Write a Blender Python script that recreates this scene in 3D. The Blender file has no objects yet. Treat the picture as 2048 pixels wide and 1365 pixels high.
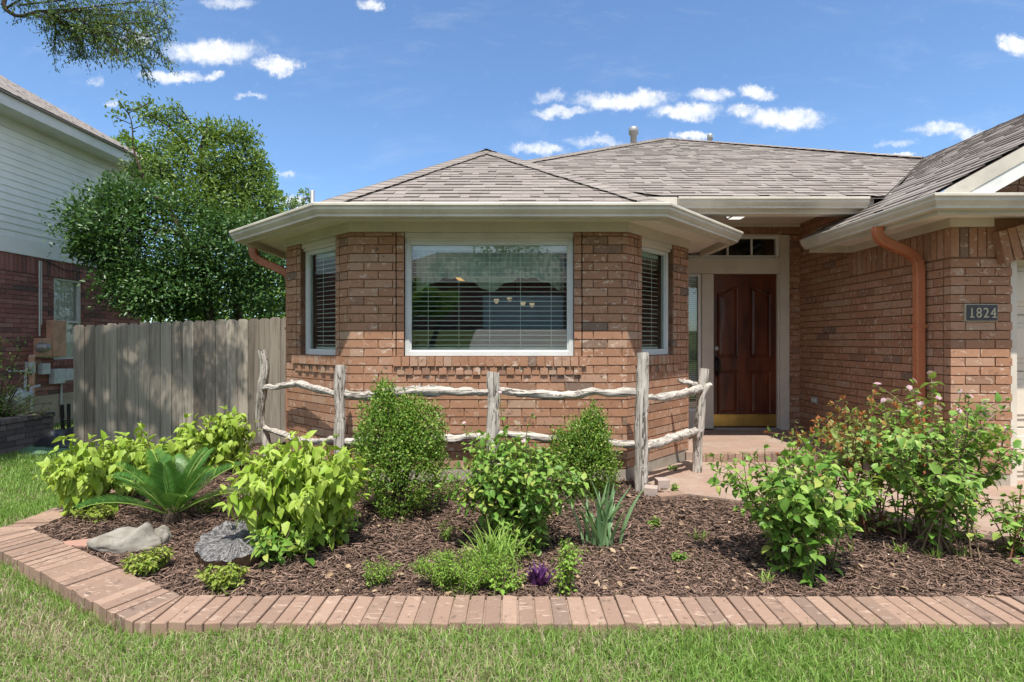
import bpy, math, random
import numpy as np
from mathutils import Vector, Matrix, noise as mnoise

random.seed(7)
R = np.random.default_rng(7)
S = bpy.context.scene
C = S.collection
F, CZ = 1050.0, 1.33          # focal length in photo pixels, eye height

# ------------------------------------------------------------------ camera
cam = bpy.data.cameras.new('camera')
cam.sensor_width = 36.0
cam.lens = 36.0 * F / 2048.0
cam.clip_start, cam.clip_end = 0.05, 3000
camo = bpy.data.objects.new('camera', cam)
C.objects.link(camo)
camo.location = (0, 0, CZ)
camo.rotation_euler = (math.radians(90), 0, 0)
S.camera = camo

# ------------------------------------------------------------------ sun, sky, exposure
TOSUN = Vector((0.02, -0.47, 1.0)).normalized()
sun = bpy.data.lights.new('sun', 'SUN')
sun.energy = 3.7
sun.angle = math.radians(0.55)
sun.color = (1.0, 0.94, 0.85)
suno = bpy.data.objects.new('sun', sun)
C.objects.link(suno)
suno.rotation_euler = TOSUN.to_track_quat('Z', 'Y').to_euler()
S.view_settings.view_transform = 'Standard'
S.view_settings.look = 'None'
S.view_settings.gamma = 1.0
S.view_settings.use_curve_mapping = False
S.view_settings.exposure = 0.86
S.cycles.max_bounces = 10
S.cycles.transparent_max_bounces = 24
S.cycles.diffuse_bounces = 5
S.cycles.use_denoising = True

world = bpy.data.worlds.new('World')
S.world = world
world.use_nodes = True


class NT:
    """small helper round a node tree"""
    def __init__(s, tree):
        s.t = tree
        tree.nodes.clear()

    def n(s, kind, ins=None, **props):
        nd = s.t.nodes.new(kind)
        for k, v in props.items():
            setattr(nd, k, v)
        for k, v in (ins or {}).items():
            s.set(nd, k, v)
        return nd

    def set(s, nd, k, v):
        sock = nd.inputs[k]
        if isinstance(v, bpy.types.NodeSocket):
            s.t.links.new(v, sock)
        elif isinstance(v, bpy.types.Node):
            s.t.links.new(v.outputs[0], sock)
        else:
            if isinstance(v, (tuple, list)) and sock.type == 'RGBA' and len(v) == 3:
                v = (*v, 1.0)
            sock.default_value = v

    def math(s, op, a, b=0.0, c=None, clamp=False):
        nd = s.n('ShaderNodeMath', {0: a, 1: b}, operation=op, use_clamp=clamp)
        if c is not None:
            s.set(nd, 2, c)
        return nd.outputs[0]

    def mix(s, fac, a, b, blend='MIX'):
        nd = s.n('ShaderNodeMix', data_type='RGBA', blend_type=blend)
        s.set(nd, 0, fac)
        s.set(nd, 6, a)
        s.set(nd, 7, b)
        return nd.outputs[2]

    def ramp(s, fac, stops, interp='LINEAR'):
        nd = s.n('ShaderNodeValToRGB', {0: fac})
        cr = nd.color_ramp
        cr.interpolation = interp
        while len(cr.elements) < len(stops):
            cr.elements.new(0.5)
        for e, (p, c) in zip(cr.elements, stops):
            e.position = p
            e.color = (*c, 1) if isinstance(c, tuple) else (c, c, c, 1)
        return nd.outputs[0]

    def smooth(s, x, lo, hi):
        return s.n('ShaderNodeMapRange', {0: x, 1: lo, 2: hi, 3: 0.0, 4: 1.0}, interpolation_type='SMOOTHSTEP').outputs[0]

    def noise(s, vec, scale, detail=3.0, rough=0.55, dist=0.0):
        nd = s.n('ShaderNodeTexNoise', {'Scale': scale, 'Detail': detail, 'Roughness': rough, 'Distortion': dist})
        if vec is not None:
            s.set(nd, 'Vector', vec)
        return nd

    def obj(s):
        return s.n('ShaderNodeTexCoord').outputs['Object']

    def scale(s, vec, sc):
        return s.n('ShaderNodeMapping', {'Vector': vec, 'Scale': sc}).outputs[0]

    def rnd(s):
        return s.n('ShaderNodeNewGeometry').outputs['Random Per Island']

    def bump(s, h, strength=0.5, dist=0.01):
        return s.n('ShaderNodeBump', {'Height': h, 'Strength': strength, 'Distance': dist}).outputs[0]


def sky_nodes():
    nt = NT(world.node_tree)
    sky = nt.n('ShaderNodeTexSky', sky_type='NISHITA', sun_disc=False)
    sky.sun_elevation = math.asin(TOSUN.z)
    sky.sun_rotation = math.atan2(TOSUN.x, TOSUN.y)
    sky.air_density, sky.dust_density, sky.ozone_density = 1.0, 0.7, 4.0
    bg = nt.n('ShaderNodeBackground', {0: nt.mix(1.0, sky.outputs[0], (0.80, 0.91, 0.98), 'MULTIPLY'), 1: 0.125})
    d = nt.n('ShaderNodeTexCoord').outputs['Generated']
    sep = nt.n('ShaderNodeSeparateXYZ', {0: d})
    ysafe = nt.math('MAXIMUM', sep.outputs[1], 0.05)
    u = nt.math('DIVIDE', sep.outputs[0], ysafe)
    v = nt.math('DIVIDE', sep.outputs[2], ysafe)
    uv = nt.n('ShaderNodeCombineXYZ', {0: u, 1: v}).outputs[0]
    warp = nt.noise(uv, 11.0, 9.0, 0.72)
    wo = nt.n('ShaderNodeVectorMath', {0: warp.outputs[1], 1: (0.5, 0.5, 0.5)}, operation='SUBTRACT')
    ws = nt.n('ShaderNodeVectorMath', {0: wo.outputs[0], 1: (0.13, 0.075, 0)}, operation='MULTIPLY')
    uw = nt.n('ShaderNodeVectorMath', {0: uv, 1: ws.outputs[0]}, operation='ADD').outputs[0]
    clouds = [(425, 104, 120, 30, 1), (560, 128, 50, 20, 1), (340, 158, 78, 15, .9), (412, 155, 30, 11, .8),
              (500, 195, 38, 8, .6), (462, 9, 66, 16, .6), (745, 12, 30, 16, .9), (2035, 90, 40, 24, 1),
              (1245, 200, 110, 23, 1), (1118, 222, 66, 13, .75), (1375, 222, 72, 19, .95), (1420, 190, 48, 18, .8),
              (1520, 188, 52, 17, .95), (1570, 238, 102, 25, 1), (1480, 222, 44, 13, .8), (1195, 280, 66, 13, .6),
              (1075, 301, 78, 17, .75), (1385, 272, 40, 13, .95), (1880, 256, 72, 18, .7), (1950, 272, 58, 20, .75),
              (1795, 285, 56, 11, .5), (1805, 314, 36, 7, .9), (590, 402, 50, 20, .8), (275, 75, 40, 22, .7),
              (200, 160, 22, 12, .5), (570, 341, 40, 7, .5), (1100, 195, 50, 12, .5), (232, 200, 14, 14, .6)]
    acc = None
    for px, py, rx, ry, k in clouds:
        c = ((px - 1024) / F, (682 - py) / F, 0)
        a = nt.n('ShaderNodeVectorMath', {0: uw, 1: c}, operation='SUBTRACT')
        b = nt.n('ShaderNodeVectorMath', {0: a.outputs[0], 1: (F / rx, F / ry, 0)}, operation='MULTIPLY')
        ln = nt.n('ShaderNodeVectorMath', {0: b.outputs[0]}, operation='LENGTH').outputs['Value']
        m = nt.n('ShaderNodeMapRange', {0: ln, 1: 1.25, 2: 0.25, 3: 0.0, 4: k}, interpolation_type='SMOOTHSTEP').outputs[0]
        acc = m if acc is None else nt.math('MAXIMUM', acc, m)
    fine = nt.noise(uv, 48.0, 5.0, 0.6).outputs[0]
    acc = nt.math('ADD', acc, nt.math('MULTIPLY', nt.math('SUBTRACT', fine, 0.5), 0.75))
    mask = nt.smooth(acc, 0.05, 1.08)
    front = nt.math('GREATER_THAN', sep.outputs[1], 0.06)
    mask = nt.math('MULTIPLY', mask, front)
    # added unseen clouds behind and beside the camera, fill light for the front faces
    fill_clouds = nt.smooth(nt.noise(nt.scale(d, (1, 1, 2.2)), 2.4, 7.0, 0.62).outputs[0], 0.36, 0.56)
    fill_clouds = nt.math('MULTIPLY', fill_clouds, nt.smooth(nt.math('SUBTRACT', nt.math('ABSOLUTE', sep.outputs[0]), nt.math('MULTIPLY', sep.outputs[1], 1.12)), 0.0, 0.25))
    fill_clouds = nt.math('MULTIPLY', nt.math('MULTIPLY', fill_clouds, 0.78), nt.smooth(sep.outputs[2], 0.0, 0.12))
    mask = nt.math('MAXIMUM', mask, fill_clouds)
    wisp = nt.smooth(nt.noise(nt.scale(uv, (2.2, 7.0, 1)), 1.6, 8.0, 0.68, 0.6).outputs[0], 0.50, 0.80)
    mask = nt.math('MAXIMUM', mask, nt.math('MULTIPLY', nt.math('MULTIPLY', wisp, front), 0.15))
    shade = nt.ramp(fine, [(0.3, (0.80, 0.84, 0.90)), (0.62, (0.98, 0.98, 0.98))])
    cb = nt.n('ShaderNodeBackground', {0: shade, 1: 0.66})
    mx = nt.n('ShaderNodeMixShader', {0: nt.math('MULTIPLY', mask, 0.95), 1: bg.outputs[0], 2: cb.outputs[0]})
    nt.n('ShaderNodeOutputWorld', {0: mx.outputs[0]})


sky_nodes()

# ------------------------------------------------------------------ geometry helpers
def at(px, py, Y):
    return Vector(((px - 1024) / F * Y, Y, CZ - (py - 682) / F * Y))


def gnd(px, py, z=0.08):
    Y = (CZ - z) * F / (py - 682)
    return Vector(((px - 1024) / F * Y, Y, z))


class MB:
    def __init__(s):
        s.v, s.f, s.m = [], [], []

    def add(s, vs, fs, m=0):
        k = len(s.v)
        s.v += [tuple(p) for p in vs]
        s.f += [tuple(i + k for i in f) for f in fs]
        s.m += [m] * len(fs)

    def hexa(s, o, a, b, c, m=0):
        o, a, b, c = Vector(o), Vector(a), Vector(b), Vector(c)
        if a.cross(b).dot(c) < 0:
            a, b = b, a
        vs = [o, o + a, o + a + b, o + b, o + c, o + a + c, o + a + b + c, o + b + c]
        s.add(vs, [(3, 2, 1, 0), (4, 5, 6, 7), (0, 1, 5, 4), (1, 2, 6, 5), (2, 3, 7, 6), (3, 0, 4, 7)], m)

    def box(s, x0, y0, z0, x1, y1, z1, m=0):
        s.hexa((x0, y0, z0), (x1 - x0, 0, 0), (0, y1 - y0, 0), (0, 0, z1 - z0), m)

    def quad(s, a, b, c, d, m=0):
        s.add([a, b, c, d], [(0, 1, 2, 3)], m)

    def poly(s, pts, m=0):
        s.add(pts, [tuple(range(len(pts)))], m)

    def prism(s, pts, d, m=0):
        """closed outline swept along d"""
        n = len(pts)
        pts = [Vector(p) for p in pts]
        d = Vector(d)
        nrm = Vector((0, 0, 0))
        for i in range(n):
            nrm += pts[i].cross(pts[(i + 1) % n])
        if nrm.dot(d) < 0:
            pts = pts[::-1]
        vs = pts + [p + d for p in pts]
        fs = [tuple(range(n - 1, -1, -1)), tuple(range(n, 2 * n))]
        fs += [(i, (i + 1) % n, (i + 1) % n + n, i + n) for i in range(n)]
        s.add(vs, fs, m)

    def tube(s, pts, rad, n=10, m=0, caps=True, wob=0.0, flat=1.0, seed=0.0):
        pts = [Vector(p) for p in pts]
        if not isinstance(rad, (list, tuple)):
            rad = [rad] * len(pts)
        k = len(s.v)
        ref = None
        for i, p in enumerate(pts):
            t = (pts[min(i + 1, len(pts) - 1)] - pts[max(i - 1, 0)]).normalized()
            if ref is None:
                ref = Vector((1, 0, 0)) if abs(t.x) < 0.9 else Vector((0, 1, 0))
            e1 = (ref - t * ref.dot(t)).normalized()
            ref = e1
            e2 = t.cross(e1)
            for j in range(n):
                a = 2 * math.pi * j / n
                r = rad[i]
                if wob:
                    r *= 1 + 0.6 * wob * mnoise.noise(Vector((math.cos(a) * 4.2, math.sin(a) * 4.2, i * 0.16 + seed * 3.1)))
                    q = Vector((math.cos(a) * 1.7, math.sin(a) * 1.7, i * 0.45 + seed * 7.3))
                    r *= 1 + wob * mnoise.noise(q)
                s.v.append(tuple(p + e1 * (math.cos(a) * r) + e2 * (math.sin(a) * r * flat)))
        fs = []
        for i in range(len(pts) - 1):
            for j in range(n):
                fs.append((k + i * n + j, k + i * n + (j + 1) % n, k + (i + 1) * n + (j + 1) % n, k + (i + 1) * n + j))
        if caps:
            fs.append(tuple(k + j for j in range(n - 1, -1, -1)))
            fs.append(tuple(k + (len(pts) - 1) * n + j for j in range(n)))
        s.f += fs
        s.m += [m] * len(fs)

    def lathe(s, c, prof, n=20, m=0):
        c = Vector(c)
        k = len(s.v)
        for r, z in prof:
            for j in range(n):
                a = 2 * math.pi * j / n
                s.v.append((c.x + r * math.cos(a), c.y + r * math.sin(a), c.z + z))
        fs = []
        for i in range(len(prof) - 1):
            for j in range(n):
                fs.append((k + i * n + j, k + i * n + (j + 1) % n, k + (i + 1) * n + (j + 1) % n, k + (i + 1) * n + j))
        s.f += fs
        s.m += [m] * len(fs)

    def mesh(s, name, mats, smooth=False):
        me = bpy.data.meshes.new(name)
        me.from_pydata(s.v, [], s.f)
        for mt in (mats if isinstance(mats, (list, tuple)) else [mats]):
            me.materials.append(mt)
        if any(s.m):
            me.polygons.foreach_set('material_index', s.m)
        if smooth:
            me.polygons.foreach_set('use_smooth', [True] * len(me.polygons))
        me.update()
        return me


def arr_mesh(name, V, faces, mats, smooth=False):
    """V: (n, k, 3) copies of a k-vertex piece; faces: index tuples within a piece"""
    n, k = V.shape[:2]
    me = bpy.data.meshes.new(name)
    me.vertices.add(n * k)
    me.vertices.foreach_set('co', V.reshape(-1).astype(np.float32))
    flat = np.array([i for f in faces for i in f], dtype=np.int32)
    tot = np.array([len(f) for f in faces], dtype=np.int32)
    loops = (np.arange(n, dtype=np.int32)[:, None] * k + flat[None]).reshape(-1)
    starts = np.concatenate([[0], np.cumsum(tot)[:-1]])
    st = (np.arange(n, dtype=np.int32)[:, None] * len(flat) + starts[None]).reshape(-1).astype(np.int32)
    me.loops.add(len(loops))
    me.loops.foreach_set('vertex_index', loops)
    me.polygons.add(n * len(faces))
    me.polygons.foreach_set('loop_start', st)
    for mt in (mats if isinstance(mats, (list, tuple)) else [mats]):
        me.materials.append(mt)
    if smooth:
        me.polygons.foreach_set('use_smooth', np.ones(n * len(faces), dtype=bool))
    me.update()
    me.validate()
    return me


def tag(o, label=None, cat=None, group=None, kind=None):
    if label: o['label'] = label
    if cat: o['category'] = cat
    if group: o['group'] = group
    if kind: o['kind'] = kind
    return o


def thing(name, label, cat, loc=(0, 0, 0), group=None):
    o = bpy.data.objects.new(name, None)
    o.empty_display_size = 0.1
    o.location = loc
    C.objects.link(o)
    return tag(o, label, cat, group)


def part(name, me, parent=None, world_coords=True, label=None, bevel=0.0):
    """link a mesh as ONE object; meshes of things built in place are in world coordinates"""
    if isinstance(me, tuple):
        me = me[0].mesh(*me[1:])
    o = bpy.data.objects.new(name, me)
    C.objects.link(o)
    if parent is not None:
        o.parent = parent
        if world_coords and parent.type == 'EMPTY':
            o.location = -Vector(parent.location)
    if label:
        o['label'] = label
    if bevel:
        b = o.modifiers.new('bevel', 'BEVEL')
        b.width = bevel
        b.segments = 2
        b.limit_method = 'ANGLE'
    return o


def struct(name, me, *a):
    return tag(part(name, me, *a), kind='structure')


def stuff(name, me, label, cat):
    return tag(part(name, me), label, cat, kind='stuff')


def offset_line(pts, d):
    """mitred offset of an open 2-D polyline, positive to the right of its direction"""
    out = []
    n = len(pts)
    for i in range(n):
        ns = []
        for a, b in ((i - 1, i), (i, i + 1)):
            if a < 0 or b >= n:
                continue
            t = (Vector(pts[b][:2]) - Vector(pts[a][:2])).normalized()
            ns.append(Vector((t.y, -t.x)))
        m = sum(ns, Vector((0, 0))).normalized()
        m = m / max(0.3, m.dot(ns[0]))
        out.append((pts[i][0] + m.x * d, pts[i][1] + m.y * d))
    return out


# ------------------------------------------------------------------ materials
def newmat(name):
    m = bpy.data.materials.new(name)
    m.use_nodes = True
    return m, NT(m.node_tree)


def finish(nt, col, rough=0.6, spec=0.4, normal=None, metal=0.0, coat=0.0, emit=None, emit_s=0.0):
    b = nt.n('ShaderNodeBsdfPrincipled', {'Base Color': col, 'Roughness': rough, 'Specular IOR Level': spec, 'Metallic': metal})
    if normal is not None: nt.set(b, 'Normal', normal)
    if coat: nt.set(b, 'Coat Weight', coat)
    if emit: nt.set(b, 'Emission Color', emit); nt.set(b, 'Emission Strength', emit_s)
    nt.n('ShaderNodeOutputMaterial', {0: b.outputs[0]})
    return b


def paint(name, col, rough=0.5, var=0.12, scale=6.0, bump=0.06, spec=0.35, metal=0.0):
    """painted or plain surface with faint dirt and unevenness"""
    m, nt = newmat(name)
    o = nt.obj()
    n1 = nt.noise(o, scale, 5.0, 0.65).outputs[0]
    n2 = nt.noise(o, scale * 14, 3.0).outputs[0]
    dark = tuple(c * (1 - 2.2 * var) for c in col)
    c = nt.mix(nt.smooth(n1, 0.35, 0.75), col, dark)
    c = nt.mix(nt.math('MULTIPLY', nt.smooth(n2, 0.55, 0.8), var), c, (0.08, 0.07, 0.06))
    finish(nt, c, rough, spec, nt.bump(n2, bump, 0.004), metal)
    return m


def brick_mat(name, stops, scratch=(0.56, 0.46, 0.38), k=1.0):
    m, nt = newmat(name)
    o = nt.obj()
    r = nt.rnd()
    base = nt.ramp(r, stops)
    big = nt.noise(o, 22.0, 4.0, 0.65).outputs[0]
    base = nt.mix(nt.smooth(big, 0.56, 0.74), base, tuple(c * 0.62 for c in stops[0][1]))
    # short pale drag marks in the brick face
    off = nt.n('ShaderNodeCombineXYZ', {0: nt.math('MULTIPLY', r, 37.0), 1: nt.math('MULTIPLY', r, 91.0), 2: nt.math('MULTIPLY', r, 53.0)}).outputs[0]
    oo = nt.n('ShaderNodeVectorMath', {0: o, 1: off}, operation='ADD').outputs[0]
    rot = nt.n('ShaderNodeMapping', {'Vector': oo, 'Rotation': (0.5, 0.7, 0.6), 'Scale': (13, 44, 20)}).outputs[0]
    mk = nt.noise(rot, 1.0, 2.0, 0.5, 1.2).outputs[0]
    gate = nt.smooth(nt.noise(oo, 9.0, 2.0).outputs[0], 0.38, 0.58)
    mk = nt.math('MULTIPLY', nt.smooth(mk, 0.575, 0.65), gate)
    col = nt.mix(nt.math('MULTIPLY', mk, 0.72 * k), base, scratch)
    fine = nt.noise(o, 160.0, 3.0, 0.7).outputs[0]
    col = nt.mix(nt.math('MULTIPLY', nt.smooth(fine, 0.5, 0.8), 0.35), col, tuple(c * 0.55 for c in stops[0][1]))
    h = nt.math('ADD', nt.math('MULTIPLY', mk, -0.6), nt.math('MULTIPLY', fine, 0.6))
    finish(nt, col, 0.86, 0.2, nt.bump(h, 0.35, 0.004))
    return m


def leaf_mat(name, c0, c1, transl=0.38, rough=0.42, vein=False, c2=None):
    m, nt = newmat(name)
    r = nt.rnd()
    stops = [(0.0, c0), (1.0, c1)] if c2 is None else [(0.0, c0), (0.8, c1), (0.93, c2)]
    col = nt.ramp(r, stops)
    o = nt.obj()
    blot = nt.noise(o, 30.0, 2.0).outputs[0]
    col = nt.mix(nt.math('MULTIPLY', nt.smooth(blot, 0.45, 0.75), 0.3), col, tuple(c * 0.6 for c in c0))
    b = nt.n('ShaderNodeBsdfPrincipled', {'Base Color': col, 'Roughness': rough, 'Specular IOR Level': 0.35})
    tc = nt.mix(0.5, col, (c1[0] * 1.25, c1[1] * 1.2, c1[2] * 0.5), 'MIX')
    t = nt.n('ShaderNodeBsdfTranslucent', {0: tc})
    mx = nt.n('ShaderNodeMixShader', {0: transl, 1: b.outputs[0], 2: t.outputs[0]})
    nt.n('ShaderNodeOutputMaterial', {0: mx.outputs[0]})
    return m


def wood_mat(name, c0, c1, dark, axis='z', freq=60.0, rough=0.85, island=True, crack=False):
    m, nt = newmat(name)
    o = nt.obj()
    r = nt.rnd()
    off = nt.n('ShaderNodeCombineXYZ', {0: nt.math('MULTIPLY', r, 31.0), 1: nt.math('MULTIPLY', r, 17.0), 2: nt.math('MULTIPLY', r, 43.0)}).outputs[0]
    oo = nt.n('ShaderNodeVectorMath', {0: o, 1: off}, operation='ADD').outputs[0] if island else o
    sc = {'z': (freq, freq, freq * 0.05), 'x': (freq * 0.05, freq, freq)}[axis]
    g = nt.noise(nt.scale(oo, sc), 1.0, 5.0, 0.65, 0.6).outputs[0]
    kn = nt.noise(nt.scale(oo, tuple(v * 0.16 for v in sc)), 1.0, 3.0, 0.5, 1.4).outputs[0]
    base = nt.ramp(r, [(0.0, c0), (1.0, c1)]) if island else c0
    col = nt.mix(nt.smooth(g, 0.42, 0.72), base, nt.mix(0.55, base, dark))
    col = nt.mix(nt.math('MULTIPLY', nt.smooth(kn, 0.58, 0.72), 0.7), col, dark)
    h = nt.math('ADD', g, nt.math('MULTIPLY', kn, -0.8))
    if crack:
        cn = nt.noise(nt.scale(oo, tuple(v * 0.5 for v in sc)), 1.0, 3.0, 0.55, 1.0).outputs[0]
        cm = nt.math('SUBTRACT', 1.0, nt.smooth(nt.math('ABSOLUTE', nt.math('SUBTRACT', cn, 0.5)), 0.004, 0.028))
        col = nt.mix(nt.math('MULTIPLY', cm, 0.85), col, (0.035, 0.028, 0.022))
        h = nt.math('SUBTRACT', h, nt.math('MULTIPLY', cm, 1.5))
    finish(nt, col, rough, 0.2, nt.bump(h, 0.5, 0.006))
    return m


BR = [(0.0, (0.19, 0.135, 0.105)), (0.05, (0.25, 0.15, 0.105)), (0.11, (0.32, 0.170, 0.103)), (0.55, (0.352, 0.190, 0.117)), (0.85, (0.385, 0.217, 0.14)), (1.0, (0.385, 0.262, 0.19))]
M = {}
M['brick'] = brick_mat('house brick', BR)
M['mortar'] = paint('tinted mortar', (0.30, 0.165, 0.095), 0.95, 0.1, 20, 0.3, 0.1)
M['nbrick'] = brick_mat('neighbour brick', [(0.0, (0.13, 0.09, 0.09)), (0.25, (0.25, 0.115, 0.10)), (0.6, (0.32, 0.135, 0.115)), (1.0, (0.36, 0.19, 0.165))], (0.3, 0.22, 0.2), 0.5)
M['gbrick'] = brick_mat('grey planter brick', [(0.0, (0.09, 0.08, 0.08)), (0.5, (0.15, 0.125, 0.12)), (1.0, (0.21, 0.17, 0.16))], (0.28, 0.25, 0.23), 0.5)
M['nmortar'] = paint('neighbour mortar', (0.16, 0.12, 0.105), 0.95, 0.1, 20, 0.3, 0.1)
M['edge'] = brick_mat('edging brick', [(0.0, (0.19, 0.14, 0.115)), (0.12, (0.25, 0.17, 0.128)), (0.6, (0.295, 0.195, 0.145)), (1.0, (0.35, 0.24, 0.18))], (0.50, 0.38, 0.30), 0.8)
M['edgemortar'] = paint('edging mortar', (0.36, 0.26, 0.20), 0.95, 0.15, 25, 0.3, 0.1)
M['trim'] = paint('beige trim paint', (0.60, 0.555, 0.475), 0.5, 0.07, 3.0)
M['soffit'] = paint('beige soffit paint', (0.76, 0.71, 0.63), 0.6, 0.05, 3.0)
M['gutter'] = paint('beige gutter enamel', (0.61, 0.565, 0.48), 0.34, 0.13, 2.2, 0.02, 0.5)
M['white'] = paint('white painted board', (0.72, 0.72, 0.70), 0.45, 0.06, 3.0)
M['siding'] = paint('white lap siding', (0.88, 0.88, 0.88), 0.5, 0.05, 2.0)
M['winframe'] = paint('pale aluminium window frame', (0.60, 0.62, 0.61), 0.35, 0.05, 5.0)
M['copper'] = paint('rust brown downspout paint', (0.49, 0.172, 0.08), 0.42, 0.12, 4.0, 0.03, 0.5)
M['concrete'] = paint('weathered concrete', (0.40, 0.35, 0.29), 0.9, 0.16, 5.0, 0.3, 0.15)
M['nconcrete'] = paint('tan foundation', (0.46, 0.38, 0.30), 0.9, 0.12, 4.0, 0.3, 0.15)
M['blind'] = paint('white blind slat', (0.92, 0.93, 0.90), 0.45, 0.0)
M['fabric'] = paint('pale valance fabric', (0.74, 0.80, 0.70), 0.9, 0.12, 9.0, 0.1, 0.1)
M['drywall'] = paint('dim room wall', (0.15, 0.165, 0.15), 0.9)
M['gdoor'] = paint('beige garage door enamel', (0.66, 0.60, 0.50), 0.45, 0.05)
M['black'] = paint('black iron', (0.02, 0.018, 0.018), 0.4, 0.1, 10)
M['brass'] = paint('brushed brass', (0.62, 0.43, 0.13), 0.36, 0.12, 5, 0.05, 0.5, 0.85)
M['bronze'] = paint('dark bronze plaque', (0.055, 0.055, 0.06), 0.5, 0.1, 20)
M['gold'] = paint('antique gold numerals', (0.46, 0.42, 0.31), 0.5, 0.1, 20, 0.05, 0.5, 0.1)
M['steel'] = paint('galvanised steel', (0.42, 0.42, 0.41), 0.45, 0.1, 8, 0.05, 0.5, 0.6)
M['greybox'] = paint('grey utility enamel', (0.56, 0.59, 0.60), 0.45, 0.1, 8)
M['tanbox'] = paint('faded tan meter box', (0.66, 0.38, 0.26), 0.6, 0.15, 9)
M['soil'] = paint('dark soil', (0.05, 0.036, 0.028), 1.0, 0.2, 15, 0.5, 0.05)
M['asphalt'] = paint('street asphalt', (0.06, 0.06, 0.062), 0.9, 0.15, 3, 0.3)
M['path'] = paint('pale driveway concrete', (0.42, 0.40, 0.37), 0.9, 0.1, 1.5, 0.2, 0.1)
M['tarp'] = paint('green tarpaulin', (0.13, 0.24, 0.15), 0.5, 0.15, 6, 0.2)
M['bag'] = paint('black plastic bag', (0.035, 0.037, 0.042), 0.28, 0.1, 9, 0.2, 0.5)
M['bark'] = paint('tree bark', (0.10, 0.075, 0.055), 0.95, 0.25, 18, 0.8, 0.1)
M['stem'] = paint('green brown stem', (0.13, 0.13, 0.05), 0.7, 0.2, 20, 0.1)
M['redstem'] = paint('reddish stem', (0.22, 0.09, 0.05), 0.7, 0.2, 20, 0.1)
M['tanstem'] = paint('tan cane', (0.26, 0.19, 0.12), 0.8, 0.2, 20, 0.2)
M['picket'] = wood_mat('grey weathered pine', (0.185, 0.158, 0.128), (0.42, 0.37, 0.305), (0.075, 0.06, 0.046), 'z', 34)
M['post'] = wood_mat('silvered cedar post', (0.44, 0.40, 0.35), (0.52, 0.48, 0.43), (0.15, 0.125, 0.10), 'z', 42, crack=True)
M['rail'] = wood_mat('silvered cedar rail', (0.47, 0.43, 0.38), (0.54, 0.50, 0.45), (0.16, 0.13, 0.105), 'x', 42, crack=True)


def door_wood():
    m, nt = newmat('dark red mahogany')
    o = nt.obj()
    g = nt.noise(nt.scale(o, (30, 30, 2.2)), 1.0, 5.0, 0.6, 0.8).outputs[0]
    b = nt.noise(nt.scale(o, (5, 5, 1.6)), 1.0, 2.0).outputs[0]
    c = nt.mix(nt.smooth(g, 0.38, 0.68), (0.085, 0.020, 0.010), (0.030, 0.008, 0.005))
    c = nt.mix(nt.smooth(b, 0.42, 0.66), c, (0.12, 0.031, 0.012))
    finish(nt, c, 0.34, 0.45, nt.bump(g, 0.08, 0.003), coat=0.25)
    return m


def shingle_mat(name, stops):
    m, nt = newmat(name)
    o = nt.obj()
    c = nt.ramp(nt.rnd(), stops)
    gr = nt.noise(o, 240.0, 2.0, 0.8).outputs[0]
    big = nt.noise(o, 1.3, 4.0, 0.6).outputs[0]
    c = nt.mix(nt.math('MULTIPLY', nt.smooth(gr, 0.45, 0.75), 0.5), c, (0.09, 0.075, 0.07))
    c = nt.mix(nt.math('MULTIPLY', nt.smooth(big, 0.45, 0.75), 0.3), c, (0.21, 0.18, 0.16))
    finish(nt, c, 0.95, 0.12, nt.bump(gr, 0.5, 0.004))
    return m


def glass_mat(name, tint, base):
    m, nt = newmat(name)
    t = nt.n('ShaderNodeBsdfTransparent', {0: tint})
    g = nt.n('ShaderNodeBsdfGlossy', {0: (0.92, 0.96, 0.95), 1: 0.012})
    f = nt.n('ShaderNodeFresnel', {0: 1.5}).outputs[0]
    k = nt.math('ADD', nt.math('MULTIPLY', f, 0.8), base, clamp=True)
    mx = nt.n('ShaderNodeMixShader', {0: k, 1: t.outputs[0], 2: g.outputs[0]})
    nt.n('ShaderNodeOutputMaterial', {0: mx.outputs[0]})
    return m


def glow_mat(name, col, s):
    m, nt = newmat(name)
    finish(nt, col, 0.4, 0.4, emit=col, emit_s=s)
    return m


M['door'] = door_wood()
M['shingle'] = shingle_mat('weathered asphalt shingle', [(0.0, (0.235, 0.205, 0.185)), (0.15, (0.265, 0.234, 0.211)), (0.7, (0.29, 0.258, 0.234)), (1.0, (0.325, 0.290, 0.263))])
M['glass'] = glass_mat('green tinted window glass', (0.83, 0.95, 0.87), 0.13)
M['nglass'] = glass_mat('clear window glass', (0.92, 0.95, 0.95), 0.05)
M['lampglow'] = glow_mat('lit amber lamp bowl', (1.0, 0.5, 0.14), 0.6)
M['bulbglow'] = glow_mat('lit frosted lamp shade', (1.0, 0.72, 0.42), 0.25)
M['porchglow'] = glow_mat('lit porch lamp diffuser', (1.0, 0.97, 0.9), 0.55)

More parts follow.
